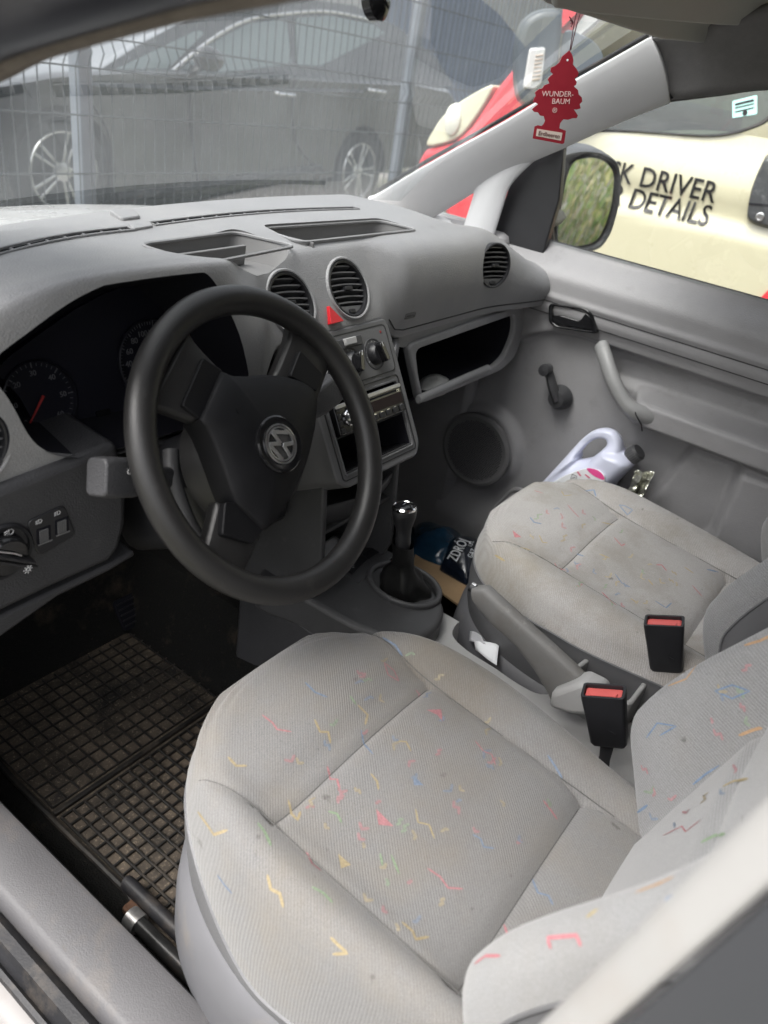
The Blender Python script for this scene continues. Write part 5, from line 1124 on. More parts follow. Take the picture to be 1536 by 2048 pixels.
# ================================================================== SEAT BELT BUCKLES
M_bred = mat('buckle_red', (.60, .11, .10), .4, .4)
def buckle(c, tilt, yaw, label, stalk_to):
    r = thing('seat_belt_buckle', label, 'buckle', c, group='seat belt buckles beside the seats')
    Mx = Matrix.Translation(c) @ Matrix.Rotation(yaw, 4, 'Z') @ Matrix.Rotation(tilt, 4, 'X')
    B = Pl(Mx.translation, Mx.col[1].xyz, Mx.col[2].xyz)   # u along y, v up
    def ringz(b, hw, ht): return [B.p(a, b, h) for a, h in rrect(0, 0, hw, ht, .005, 3)]
    rr_ = [ringz(-0.04484, 0.02242, 0.01180), ringz(-0.04012, 0.02478, 0.01357), ringz(.0, 0.02655, 0.01475), ringz(0.03540, 0.02891, 0.01652), ringz(0.04248, 0.02891, 0.01628)]
    k_ = len(rr_[0]); g = G(); g.add([v for q in rr_ for v in q], [(i*k_+j, i*k_+(j+1) % k_, (i+1)*k_+(j+1) % k_, (i+1)*k_+j) for i in range(4) for j in range(k_)]+[list(range(k_))[::-1]]); 
    top2 = [B.p(a, 0.04248, h) for a, h in rrect(0, 0, 0.02537, 0.01274, 0.00354, 3)]; low2 = [B.p(a, 0.03068, h) for a, h in rrect(0, 0, 0.02537, 0.01274, 0.00354, 3)]
    b0 = len(g.v); g.add(top2+low2, [(j, (j+1) % k_, k_+(j+1) % k_, k_+j) for j in range(k_)]); g.f += [(4*k_+j, 4*k_+(j+1) % k_, b0+(j+1) % k_, b0+j) for j in range(k_)]; g.m += [0]*k_
    g.mk('buckle_body', M_black, r)
    BT = Pl(B.p(0, 0.03304, 0), B.u, B.n)
    g = G(); g.ring(rrect(0, 0, 0.02478, 0.01227, 0.00354, 3), rrect(0, -0.00413, 0.01770, 0.00413, 0.00118, 3), BT, -0.00472, 0.00708); g.mk('red_button', M_bred, r, bev=0.00177)
    g = G(); g.prism(rrect(0, -0.00413, 0.01770, 0.00413, 0.00118, 3), BT, -0.00708, -0.00354); g.mk('tongue_slot', M_bred, r)
    st = Vector(stalk_to); bt = B.p(0, -.034, 0); g = G(); g.tube([bt, bt.lerp(st, .3), bt.lerp(st, .6), st], lambda t: .011-.003*math.sin(math.pi*min(1, t*1.4)), 10, sq=.45, up=(0, 1, 0)); g.mk('buckle_stalk', M_black, r)
    g = G(); g.box((0, 0, 0), (.0005, .014, .0004), Matrix.Translation(B.p(0, -.012, -.0130))); g.mk('mould_line', M_black, r)
buckle(X((1213, 1432), -.11), R_(-22), R_(14), 'black buckle with faded red button, nearest the driver seat', (-.105, .10, .22))
buckle(X((1331, 1288), .085), R_(-21), R_(14), 'black buckle with faded red button, against the passenger seat', (.085, .10, .22))
# ================================================================== FLOOR MAT
fmat = thing('floor_mat', 'dusty black rubber floor mat with square ribs in the driver footwell', 'floor mat', (-.36, .75, .01))
mo_ = cat2([(-.556, .44), (-.556, .60), (-.556, .82), (-.550, .96), (-.52, 1.06), (-.40, 1.09), (-.22, 1.09), (-.17, 1.06), (-.165, .8), (-.165, .44)], 4)
MP = Pl((0, 0, .008), (1, 0, 0), (0, 1, 0))
g = G(); g.prism(mo_, MP, -.006, 0); g.mk('mat_sheet', M_mat, fmat, smooth=False)
g = G(); g.tube([MP.p(a, b, .003) for a, b in mo_], .0055, 8, closed=True); g.mk('mat_border', M_matrib, fmat)
def ribs(x0, x1, y0, y1, p, w_, h):
    nx = int((x1-x0)/p); ny = int((y1-y0)/p); g = G(); g.box((0, 0, 0), (w_, (y1-y0)/2, h)); r = None
    for i in range(nx+1):
        T = Matrix.Translation((x0+i*p, (y0+y1)/2, .008+h*.9))
        if r is None: r = g.mk('mat_rib', M_matrib, fmat, smooth=False, mw=T, bev=.0008, seg=1)
        else: dup(r, fmat, T)
    g = G(); g.box((0, 0, 0), ((x1-x0)/2, w_, h*.96)); r = None
    for i in range(ny+1):
        T = Matrix.Translation(((x0+x1)/2, y0+i*p, .008+h*.86))
        if r is None: r = g.mk('mat_rib', M_matrib, fmat, smooth=False, mw=T, bev=.0008, seg=1)
        else: dup(r, fmat, T)
ribs(-.546, -.175, .452, .775, .0215, .0019, .0028)
ribs(-.544, -.178, .80, 1.06, .0250, .0016, .0020)
g = G(); g.box((-.36, .787, .011), (.19, .004, .004)); g.mk('mat_ridge', M_matrib, fmat, bev=.001)
# pedals
for i, (p, sz, lab) in enumerate(((Y((262, 1222), 1.08), (.030, .034), 'dark clutch pedal deep in the driver footwell, leftmost pedal'), (Y((395, 1240), 1.05), (.036, .028), 'dark brake pedal in the driver footwell, middle pedal'), (Y((520, 1195), 1.02), (.024, .07), 'dark long accelerator pedal beside the console'))):
    pd = thing('pedal', lab, 'pedal', tuple(p), group='pedals in the driver footwell')
    PP = Pl(p, (1, 0, 0), (0, .55, .83)); g = G(); g.prism(rrect(0, 0, sz[0], sz[1], .008, 3), PP, -.008, 0); g.mk('pedal_pad', M_dark, pd, bev=.002)
    for k in range(-2, 3):
        g = G(); g.box((0, k*sz[1]*.35, .001), (sz[0]*.85, .0016, .0015), PP.mat()); g.mk('pad_rib', M_black, pd)
    g = G(); g.tube([PP.p(0, 0, -.008), PP.p(0, .05, -.06), PP.p(0, .25, -.09)], .008, 8); g.mk('pedal_arm', M_black, pd)
# ================================================================== LOOSE THINGS
def crumple(fn, nu, nv, amp, seed):
    rnd = random.Random(seed); ph_ = [(rnd.uniform(3, 14), rnd.uniform(3, 14), rnd.uniform(0, 6), rnd.uniform(.3, 1)) for _ in range(7)]
    return lambda u, v: fn(u, v)+Vector((0, 0, 1))*amp*sum(w2*math.sin(a*u+b*v+c) for a, b, c, w2 in ph_)/3
M_card = mat('cardboard', (.36, .245, .14), .85, .2, grain=(60, .3), var=(12, .12), dust=(14, .6, .75, (.15, .1, .06), .5))
cp = [Z(p, .055) for p in ((836, 1080), (866, 1062), (960, 1135), (938, 1228), (888, 1192), (826, 1132))]
g = G(); g.add([p for p in cp]+[p+Vector((0, 0, .005)) for p in cp], [tuple(range(6))[::-1], tuple(range(6, 12))]+[(i, (i+1) % 6, 6+(i+1) % 6, 6+i) for i in range(6)])
crd = g.mk('cardboard_sheet', M_card, None, smooth=False); tag(crd, 'torn brown cardboard sheet on the passenger footwell floor', 'cardboard')
# blue shrink-wrapped pack with lettering
M_blue = mat('blue_film', (.012, .045, .085), .18, .5, coat=.4, var=(12, .4), grain=(30, .4), bumpd=.01)
pack = thing('plastic_pack', 'dark blue shrink film pack with white lettering on the passenger footwell floor', 'plastic pack', tuple(Z((890, 1080), .03)))
pc = [Z(p, .10) for p in ((835, 1022), (958, 1046), (985, 1070), (948, 1142), (902, 1108), (828, 1080))]
PKL = Pl(pc[0], pc[1]-pc[0], pc[5]-pc[0])
A_, B_, C_, D_ = Z((830, 1015), .10), Z((940, 1040), .10), Z((915, 1118), .10), Z((822, 1085), .10)
def pk1(u, v): q = A_.lerp(B_, u).lerp(D_.lerp(C_, u), v); e = math.sin(math.pi*min(1, max(0, u)))**.4*math.sin(math.pi*v)**.4; return Vector((q.x, q.y, .03+.075*e))
g = G(); g.grid(30, 24, crumple(pk1, 1, 1, .006, 3)); g.mk('film', M_blue, pack)
A2, B2, C2, D2 = Z((900, 1050), .11), Z((985, 1068), .11), Z((950, 1145), .11), Z((884, 1108), .11)
def pk2(u, v): q = A2.lerp(B2, u).lerp(D2.lerp(C2, u), v); e = math.sin(math.pi*u)**.35*math.sin(math.pi*v)**.35; return Vector((q.x, q.y, .045+.075*e))
g = G(); g.grid(26, 22, crumple(pk2, 1, 1, .003, 9)); g.mk('label_film', mat('black_blue_film', (.008, .012, .022), .2, .5, coat=.3, grain=(40, .3), bumpd=.006), pack)
TP = Pl(Z((917, 1100), .125), Z((932, 1070), .125)-Z((904, 1118), .125), Vector((0, 0, 1)).cross(Z((932, 1070), .125)-Z((904, 1118), .125)))
M_lett = mat('letter_white', (.7, .72, .74), .5)
text('pack_lettering', 'ZDR\u00d3J', M_lett, TP, 0, 0, .036, pack, h=.001); text('pack_lettering', 'GAZ', M_lett, TP, .004, -.034, .020, pack, h=.001); text('pack_lettering', '1,5 L', M_lett, TP, .045, -.02, .014, pack, h=.001)
# papers
M_paper = mat('white_paper', (.75, .76, .78), .7, .2, var=(20, .04))
def sheet(pts, name, label, mt=M_paper):
    g = G(); a, b, c, d = pts; g.grid(6, 6, lambda u, v: a.lerp(b, u).lerp(d.lerp(c, u), v)+Vector((0, 0, .003*math.sin(3*u+2*v)))); o = g.mk(name, mt, None, solid=.0006); tag(o, label, 'paper', 'loose paper scraps'); return o
sheet([Z((948, 1282), .235), Z((998, 1290), .255), Z((994, 1328), .255), Z((950, 1302), .225)], 'paper_slip', 'square white paper slip standing in the cup recess')
sheet([Z((940, 1262), .23), Z((962, 1272), .25), Z((972, 1286), .25), Z((938, 1284), .225)], 'paper_slip', 'crumpled grey-white paper scrap behind the square slip in the cup recess', mat('grey_paper', (.45, .45, .47), .6))
sheet([Z((625, 1108), .315), Z((668, 1070), .315), Z((690, 1082), .315), Z((645, 1125), .315)], 'paper_slip', 'white paper lying under the lower dashboard, seen through the steering wheel')
# jug in the door pocket
jug = thing('plastic_jug', 'pale lilac plastic jug with pink label and grey cap in the door pocket', 'jug', (.61, .5, .15))
M_jug = mat('jug_plastic', (.58, .60, .72), .32, .5, var=(8, .04)); 
JP = Pl((.625, .5, .35), (0, -1, 0), (0, 0, 1))
z3 = lambda x_, y2: (1050+x_*.1953, 820+y2*.1953)
out_px = [z3(*p) for p in ((-80, 1060), (190, 730), (330, 575), (450, 435), (560, 310), (640, 240), (720, 192), (800, 175), (880, 185), (950, 225), (1000, 300), (1022, 390), (1030, 430), (1100, 470), (1165, 560), (1080, 650), (960, 775), (850, 920), (650, 1160), (200, 1250))]
hole_px = [z3(*p) for p in ((575, 440), (590, 420), (610, 395), (640, 362), (680, 330), (720, 305), (760, 292), (800, 288), (830, 298), (846, 325), (842, 348), (830, 364), (800, 384), (770, 395), (740, 405), (710, 416), (680, 430), (650, 446), (620, 456), (590, 455))]
oo = cat2([JP.px(p) for p in out_px], 3); hh = cat2([JP.px(p) for p in hole_px], 3); n = len(oo)
# align the hole samples with the outline by angle
hc = (sum(a for a, b in hh)/n, sum(b for a, b in hh)/n)
def ray_hole(a, b):
    th = math.atan2(b-hc[1], a-hc[0]); return min(hh, key=lambda p: abs((math.atan2(p[1]-hc[1], p[0]-hc[0])-th+math.pi) % (2*math.pi)-math.pi))
g = G(); K = 10; vs_ = []
for side in (1, -1):
    for k in range(K+1):
        t = k/K
        for a, b in oo:
            ha, hb_ = ray_hole(a, b); wd = math.hypot(a-ha, b-hb_); T_ = min(.048, wd*.55); h = T_*max(0, 1-(2*t-1)**4)**.5*side
            vs_.append(JP.p(lerp(ha, a, t), lerp(hb_, b, t), h))
off = (K+1)*n
fs = [(s_*off+k*n+i, s_*off+k*n+(i+1) % n, s_*off+(k+1)*n+(i+1) % n, s_*off+(k+1)*n+i) for s_ in (0, 1) for k in range(K) for i in range(n)]
g.add(vs_, fs); jb = g.mk('jug_body', M_jug, jug, ang=80)
jb.data.validate(); bm = bmesh.new(); bm.from_mesh(jb.data); bmesh.ops.remove_doubles(bm, verts=bm.verts, dist=.0004); bmesh.ops.recalc_face_normals(bm, faces=bm.faces); bm.to_mesh(jb.data); bm.free()
md = jb.modifiers.new('s', 'SMOOTH'); md.iterations = 6; md.factor = .5
md = jb.modifiers.new('sub', 'SUBSURF'); md.levels = 1; md.render_levels = 1
ca_, cb2 = JP.P(z3(1085, 520)), JP.P(z3(1150, 440)); ax_ = (cb2-ca_).normalized(); ax_ = (JP.P(z3(1180, 420))-JP.P(z3(1060, 500))).normalized()
c0_ = JP.P(z3(1085, 478)); CP = Pl(c0_, ax_.cross(Vector((1, 0, 0))), Vector((1, 0, 0)))
if CP.n.dot(ax_) < 0: CP = Pl(c0_, -ax_.cross(Vector((1, 0, 0))), Vector((1, 0, 0)))
g = G(); g.lathe([(.0175, -.004), (.0185, .0), (.0185, .021), (.0165, .024), (0, .0245)], CP, 36); cp_ = g.mk('jug_cap', M_dash2, jug)
g = G(); g.lathe([(.020, -.030), (.0175, -.002), (.016, .004)], CP, 32); g.mk('jug_neck', M_jug, jug)
rb = None
for k in range(24):
    th = 2*math.pi*k/24; T = CP.mat() @ Matrix.Rotation(th, 4, 'Z') @ Matrix.Translation((.0188, 0, .0105))
    if rb is None: g = G(); g.box((0, 0, 0), (.0009, .0010, .0095)); rb = g.mk('cap_ridge', M_fascia, cp_, smooth=False, mw=T)
    else: dup(rb, cp_, T)
LBp = Pl((.574, .5, .35), (0, -1, 0), (0, 0, 1))
lab_ = cat2([LBp.px(z3(*p)) for p in ((150, 860), (280, 745), (420, 668), (540, 622), (640, 600), (740, 615), (800, 660), (815, 720), (760, 900), (400, 1050))], 4)
g = G(); g.prism(lab_, LBp, -.004, .001); lb = g.mk('label', M_paper, jug, bev=.0005)
lp2 = cat2([LBp.px(z3(*p)) for p in ((632, 600), (700, 600), (770, 630), (815, 690), (800, 712), (740, 690), (690, 660))], 4)
g = G(); g.prism(lp2, LBp, .001, .0016); g.mk('label_patch', mat('label_pink', (.75, .08, .28), .4), lb)
for q in (((530, 632), (548, 628), (582, 672), (565, 678)), ((612, 660), (625, 655), (672, 692), (655, 700))):
    g = G(); g.prism([LBp.px(z3(*p)) for p in q], LBp, .001, .0016); g.mk('label_stripe', mat('stripe_rose', (.6, .18, .25), .5), lb)
g = G(); a, b = LBp.px(z3(502, 690)); g.ring(rrect(a, b, .0065, .0065, .0005, 2), rrect(a, b, .0055, .0055, .0005, 2), LBp, .001, .0016); g.tube([LBp.p(a-.003, b-.003, .0016), LBp.p(a+.003, b+.003, .0016)], .0007, 4); g.mk('hazard_symbol', M_dark, lb)
# foil wrapper
M_foil = mat('foil', (.55, .55, .48), .25, .5, .85, grain=(90, .8), bumpd=.006)
fo = [X(p, .60) for p in ((1268, 944), (1306, 946), (1290, 988), (1246, 1006))]
g = G(); rn = random.Random(4); tb = {}
g.grid(9, 9, lambda u, v: fo[0].lerp(fo[1], u).lerp(fo[3].lerp(fo[2], u), v)+Vector((.010*math.sin(9*u+4*v)+.006*math.sin(17*v), .003*math.sin(12*u), .003*math.sin(11*v+3*u))))
o = g.mk('foil_wrapper', M_foil, None, ang=25, solid=.0006); tag(o, 'crumpled silver foil wrapper beside the jug in the door pocket', 'wrapper')
# lump in the glove shelf
gi = GO.P((868, 772), -.02); g = G(); g.grid(14, 10, lambda u, v: gi+Vector((.05*math.sin(math.pi*v)*math.cos(2*math.pi*u)*(1+.1*math.sin(6*u)), .03*math.sin(math.pi*v)*math.sin(2*math.pi*u), .020*math.cos(math.pi*v)*(1+.15*math.sin(9*u)))), cu=True)
o = g.mk('glasses_case', mat('case_grey', (.25, .25, .24), .4, var=(30, .2)), None); tag(o, 'small grey rounded case lying in the open glove shelf', 'case')
# ================================================================== AIR FRESHENER
fr = thing('air_freshener', 'red cardboard tree air freshener hanging on a string before the windscreen', 'air freshener', tuple(X((1098, 270), .25)))
FP = Pl(X((1115, 190), .25), Vector((.62, -.78, 0)), (0, 0, 1))
M_fr = mat('freshener_red', (.27, .012, .025), .55, .4, var=(60, .05)); M_frl = mat('freshener_print', (.72, .52, .50), .6)
q9 = lambda x_, y2: (980+x_*.2083, y2*.2083)
tr_px = [q9(*p) for p in ((762, 482), (790, 530), (800, 580), (795, 620), (830, 660), (850, 700), (840, 735), (812, 750), (832, 790), (825, 815), (805, 828), (845, 865), (850, 905), (880, 935), (885, 975), (860, 1000), (870, 1040), (830, 1052), (805, 1050), (825, 1080), (843, 1110), (830, 1135), (795, 1135), (745, 1150), (705, 1145), (690, 1160), (672, 1185), (665, 1230), (700, 1245), (728, 1255), (712, 1375), (690, 1382), (410, 1330), (428, 1215), (460, 1202), (495, 1210), (515, 1190), (528, 1160), (515, 1115), (480, 1110), (460, 1078), (425, 1075), (402, 1050), (430, 1025), (462, 1000), (440, 988), (412, 980), (425, 940), (440, 920), (430, 890), (470, 855), (500, 850), (520, 820), (570, 800), (553, 765), (570, 740), (605, 710), (580, 690), (585, 650), (630, 630), (670, 595), (690, 545), (730, 510))]
tp = [FP.px(p) for p in tr_px]
g = G(); g.prism(tp, FP, -.0008, .0008); g.mk('card_tree', M_fr, fr, smooth=False)
lb_ = [FP.px(q9(*p)) for p in ((450, 1235), (695, 1275), (680, 1350), (440, 1305))]
g = G(); g.prism(lb_, FP, .0008, .0011); lbo = g.mk('name_panel', mat('name_panel_cream', (.62, .52, .46), .6), fr)
ra = math.atan2(lb_[1][1]-lb_[0][1], lb_[1][0]-lb_[0][0])
cxy = lambda p: FP.px(q9(*p))
wl = math.hypot(lb_[1][0]-lb_[0][0], lb_[1][1]-lb_[0][1])
text('lettering', 'Erdbeeren', mat('letter_brown', (.12, .05, .05), .6), FP, *cxy((566, 1293)), wl*.20, lbo, h=.0013, rot=ra)
t1a, t1b = cxy((498, 903)), cxy((800, 908)); r1 = math.atan2(t1b[1]-t1a[1], t1b[0]-t1a[0]); w1 = math.hypot(t1b[0]-t1a[0], t1b[1]-t1a[1])
text('lettering', 'WUNDER-', M_frl, FP, *cxy((650, 904)), w1*.215, fr, h=.0010, rot=r1); text('lettering', 'BAUM', M_frl, FP, *cxy((680, 975)), w1*.215, fr, h=.0010, rot=r1); text('lettering', '\u00ae', M_frl, FP, *cxy((620, 1062)), w1*.2, fr, h=.0010, rot=r1)
g = G(); g.lathe([(.0016, .0009), (0, .0011)], FP, 16, c=cxy((743, 577))); g.mk('eyelet', M_paper, fr)
M_str = mat('string_maroon', (.06, .012, .018), .8)
for a, b in (((845, 60), (768, 480)), ((888, 60), (775, 480))):
    pts = [FP.P(q9(*a)), FP.P(q9(lerp(a[0], b[0], .4)-6, lerp(a[1], b[1], .4))), FP.P(q9(*b))]; g = G(); g.tube(catmull(pts, 4), .0007, 6); g.mk('string', M_str, fr)
kx = FP.P(q9(800, 215)); g = G()
for k in range(4): g.tube([kx, kx+FP.u*(-.008+.002*k)+FP.v*(.006-.004*k)], .0008, 5)
g.mk('string_knot', M_str, fr)
# ================================================================== SUN VISOR AND MIRROR FOOT
vis = thing('sun_visor', 'grey folded sun visor at the top right of the windscreen', 'sun visor', tuple(X((1300, 40), .4)))
VP = Pl(X((1290, 30), .36), (1, -.10, 0), (0, -.55, .84))
vpx = [(1085, 2), (1120, 14), (1180, 32), (1250, 55), (1320, 76), (1400, 84), (1470, 84), (1560, 78), (1640, 40), (1650, -120), (1080, -120)]
g = G(); g.prism([VP.px(p) for p in vpx], VP, -.010, .006); g.mk('visor_panel', M_visor, vis, bev=.006, seg=3)
v2 = [(1100, 0), (1180, 12), (1300, 25), (1420, 36), (1500, 40), (1560, 52), (1640, 60), (1650, -140), (1090, -140)]
V2 = Pl(X((1290, 30), .33), (1, -.12, 0), (0, -.75, .66)); g = G(); g.prism([V2.px(p) for p in v2], V2, .0, .014); g.mk('visor_flap', M_visor, vis, bev=.006, seg=3)
rvm = thing('mirror_foot', 'small black rear view mirror foot at the top edge of the windscreen', 'mirror', tuple(Y((752, 8), .60)))
q = Y((752, 6), .62); g = G(); g.tube([q+Vector((0, .05, .05)), q+Vector((0, .02, .02)), q], lambda t: .016-.004*t, 14); g.mk('ball_stem', M_black, rvm)
RP = Pl(q, (1, 0, 0), (0, .3, 1)); g = G(); g.lathe([(.0, -.01), (.016, -.008), (.018, .004), (.010, .012), (0, .013)], RP, 24); g.mk('ball_socket', M_blackg, rvm)
g = G(); fr_ = [Y(p, .60) for p in ((885, -2), (1000, -2), (950, 14), (900, 8))]
# ================================================================== OUTSIDE
def gz(x, y): return GZ+.20*sst(1.6, 5.0, y)
M_ground = mat('yard_gravel', (.20, .19, .175), .95, .1, grain=(60, .8), bumpd=.01, var=(30, .2), dust=[(.9, .45, .6, (.10, .12, .05), .85), (9, .5, .7, (.3, .28, .25), .4)])
def axis_pts(): 
    near = [i*.5 for i in range(-24, 25)]; far = [16, 22, 32, 50, 90, 180, 400, 900]; return [-f for f in far[::-1]]+near+far
ap = axis_pts(); g = G(); m_ = len(ap)
g.grid(m_, m_, lambda u, v: (lambda x, y: Vector((x, y, gz(x, y)+.01*math.sin(x*2.1)*math.sin(y*1.7))))(ap[round(u*(m_-1))], ap[round(v*(m_-1))]))
o = g.mk('ground', M_ground, None); o['kind'] = 'structure'; o['label'] = 'gravel yard with patches of grass around the van'
def blades(n, fn, hmin, hmax, wd, seed):
    rnd = random.Random(seed); V_, F_, fm = [], [], []
    for _ in range(n):
        x, y = fn(rnd); z = gz(x, y); h = rnd.uniform(hmin, hmax); a = rnd.uniform(0, 6.283); lean = rnd.uniform(0, .6)*h; w2 = wd*rnd.uniform(.6, 1.4); dx, dy = math.cos(a), math.sin(a); b = len(V_)
        V_ += [(x-dy*w2, y+dx*w2, z), (x+dy*w2, y-dx*w2, z), (x+dx*lean*.4+dy*w2*.7, y+dy*lean*.4-dx*w2*.7, z+h*.6), (x+dx*lean*.4-dy*w2*.7, y+dy*lean*.4+dx*w2*.7, z+h*.6), (x+dx*lean, y+dy*lean, z+h)]
        F_ += [(b, b+1, b+2, b+3), (b+3, b+2, b+4)]; k = rnd.choice((0, 0, 1, 2)); fm += [k, k]
    return V_, F_, fm
MG = [mat('grass_green', (.12, .19, .045), .7, .3), mat('grass_yellow', (.30, .29, .10), .8, .2), mat('grass_dry', (.36, .31, .19), .85, .2)]
V_, F_, fm = blades(34000, lambda r: (r.uniform(.85, 4.8), r.uniform(-9.5, -1.2)), .04, .13, .006, 5)
o = mk('grass', V_, F_, MG, None, smooth=False, fm=fm); o['kind'] = 'stuff'; o['label'] = 'rough green and yellow grass behind the van, seen in the door mirror'; o['category'] = 'grass'
# ---- weeds at the foot of the fence
def weed(x, y, h, label, seed):
    rnd = random.Random(seed); r = thing('weed_plant', label, 'weed', (x, y, gz(x, y)), group='weeds along the fence')
    st = []
    for k in range(6):
        a = rnd.uniform(0, 6.28); p = [Vector((x, y, gz(x, y))), Vector((x+.05*math.cos(a), y+.05*math.sin(a), gz(x, y)+h*.5)), Vector((x+.13*math.cos(a), y+.13*math.sin(a), gz(x, y)+h*rnd.uniform(.7, 1)))]; st.append(catmull(p, 4))
    g = G(); [g.tube(s, .004, 5) for s in st]; g.mk('stem', MG[0], r)
    g = G()
    for s in st:
        for p in s[1:]:
            for _ in range(9):
                a = rnd.uniform(0, 6.28); e = rnd.uniform(-.2, .8); d = Vector((math.cos(a)*math.cos(e), math.sin(a)*math.cos(e), math.sin(e))); w2 = d.cross(Vector((0, 0, 1))).normalized()*.012; l = rnd.uniform(.05, .10)
                g.add([p, p+d*l*.5+w2, p+d*l, p+d*l*.5-w2], [(0, 1, 2, 3)], rnd.choice((0, 0, 1)))
    g.mk('leaves', MG[:2], r, smooth=False)
FY = 2.75
def fx(px_): return Y(px_, FY-.12).x
weed(fx((440, 380)), FY-.1, .62, 'tall yellow-green weed at the fence foot, in front of the black car door', 1)
weed(fx((575, 370)), FY-.15, .50, 'shorter green weed at the fence foot, right of the tall one', 2)
weed(fx((275, 395)), FY-.08, .40, 'small green weed beside the fence post', 3)
# ================================================================== WIRE FENCE
fence = thing('wire_fence', 'dark welded wire mesh fence between the van and the black car', 'fence', (1.5, FY, gz(1.5, FY)))
M_wire = mat('fence_wire', (.05, .055, .06), .5, .4, .3)
x0, x1, zt_, zb_ = -.55, 5.2, 1.85, gz(0, FY)+.05
folds = (.985, .16, 1.75)
def foldy(z):
    for f in folds:
        if abs(z-f) < .05: return -.028*(1-abs(z-f)/.05)
    return 0
zz_ = sorted(set([zb_, zt_]+[f+d for f in folds for d in (-.05, 0, .05) if zb_ < f+d < zt_])); wire = None
for i in range(int((x1-x0)/.05)+1):
    T = Matrix.Translation((x0+i*.05, FY, 0))
    if wire is None: g = G(); g.tube([(0, foldy(z), z) for z in zz_], .0027, 5); wire = g.mk('vertical_wire', M_wire, fence, mw=T)
    else: dup(wire, fence, T)
hw_ = None
for z in [f+d for f in folds for d in (-.05, .05)]+[.38, .58, .78, 1.2, 1.4, 1.6]:
    if z < zb_: continue
    T = Matrix.Translation((0, FY-.004, z))
    if hw_ is None: g = G(); g.tube([(x0, 0, 0), ((x0+x1)/2, 0, 0), (x1, 0, 0)], .0032, 6); hw_ = g.mk('horizontal_wire', M_wire, fence, mw=T)
    else: dup(hw_, fence, T)
M_post = mat('fence_post', (.16, .18, .21), .45, .4, .2, var=(10, .08))
for p in ((163, 200), (812, 200)):
    xx = Y(p, FY+.05).x; g = G(); g.box((xx, FY+.05, (zb_+zt_)/2), (.03, .03, (zt_-zb_)/2+.05)); g.mk('post', M_post, fence, bev=.006)
# ================================================================== BLACK CAR BEHIND THE FENCE
car = thing('parked_car', 'black parked car with silver five-spoke alloy wheels behind the wire fence', 'car', (3.3, 5.4, gz(3.3, 5.4)))
BY = 4.62; BC = Pl((3.4, BY, .0), (1, 0, 0), (0, 0, 1)); M_bpaint = mat('black_car_paint', (.012, .013, .015), .12, .6, coat=1); M_cglass = mat('car_window_dark', (.16, .20, .20), .05, .8)
gy = gz(3, BY)
def BX(pts): return [BC.px(p) for p in pts]
sil_px = [(-520, 460), (-540, 380), (-500, 300), (-330, 235), (-150, 195), (0, 168), (110, 148), (230, 140), (330, 138), (450, 145), (600, 152), (740, 160), (840, 165), (905, 178), (925, 215), (915, 290), (890, 330), (400, 402), (215, 430)]
sil = BX(sil_px)
wc1 = BC.px((130, 345)); wr = .33
wc2 = (wc1[0]+3.0, wc1[1])
zbot = gy+.20
sil = [(a, max(b, zbot)) for a, b in sil]
# cross-sections: side profile with tumblehome
g = G(); n = len(sil); cxm = sum(a for a, b in sil)/n
lay = [(.0, .92, .06), (.03, .98, .01), (.10, 1.0, .0), (1.70, 1.0, .0), (1.77, .98, .01), (1.80, .92, .06)]
ctr_z = .55
vs_ = [BC.p(cxm+(a-cxm)*(.985 if q[1] < 1 else 1), ctr_z+(b-ctr_z)*q[1], -q[0]) for q in lay for a, b in sil]
g.add(vs_, [(k*n+i, k*n+(i+1) % n, (k+1)*n+(i+1) % n, (k+1)*n+i) for k in range(len(lay)-1) for i in range(n)]+[list(range(n))[::-1], [(len(lay)-1)*n+i for i in range(n)]])
body_ = g.mk('body', M_bpaint, car, ang=35)
cz = []
for c in (wc1, wc2):
    g = G(); g.prism(circ(c[0], c[1], .375, 40), BC, -.32, .2); cz.append(g.mk('cut', M_bpaint, None, smooth=False))
boolean(body_, cz)
# greenhouse
gh = BX([(200, 150), (300, 95), (400, 48), (480, 20), (560, 6), (660, 4), (760, 18), (840, 60), (905, 120), (930, 178)])
n = len(gh); lay = [(.06, 1.0, 0), (.16, .97, 0), (.26, .90, .0), (1.54, .90, 0), (1.64, .97, 0), (1.74, 1, 0)]; zb0 = gh[0][1]
vs_ = []
for d, k, _ in lay:
    for a, b in gh: vs_.append(BC.p(3.0*0+cxm*0+lerp(gh[0][0]*.5+gh[-1][0]*.5, a, lerp(1, k, .5)), b if True else b, -(d+.30*max(0, b-zb0)*(1 if d < .9 else -1))))
g = G(); g.add(vs_, [(k*n+i, k*n+(i+1) % n, (k+1)*n+(i+1) % n, (k+1)*n+i) for k in range(len(lay)-1) for i in range(n)]+[list(range(n))[::-1], [(len(lay)-1)*n+i for i in range(n)]])
g.mk('cabin', M_bpaint, car, ang=35)
GHP = Pl(BC.p(0, zb0, -.052), (1, 0, 0), (0, .30, 1))
for q in ([(352, 146), (420, 88), (495, 48), (572, 36), (582, 128), (470, 142)], [(592, 36), (660, 32), (745, 48), (770, 66), (640, 132), (594, 130)], [(228, 140), (395, 60), (408, 66), (330, 142)]):
    g = G(); g.prism(rpoly([GHP.px(p) for p in q], .03), GHP, -.02, .004); g.mk('window', M_cglass, car)
g = G(); e_ = [GHP.P(p, .012) for p in ((335, 150), (415, 84), (490, 42), (572, 28), (660, 24), (750, 42))]; g.tube(catmull(e_, 6), .012, 6); g.mk('chrome_trim', M_chrome, car)
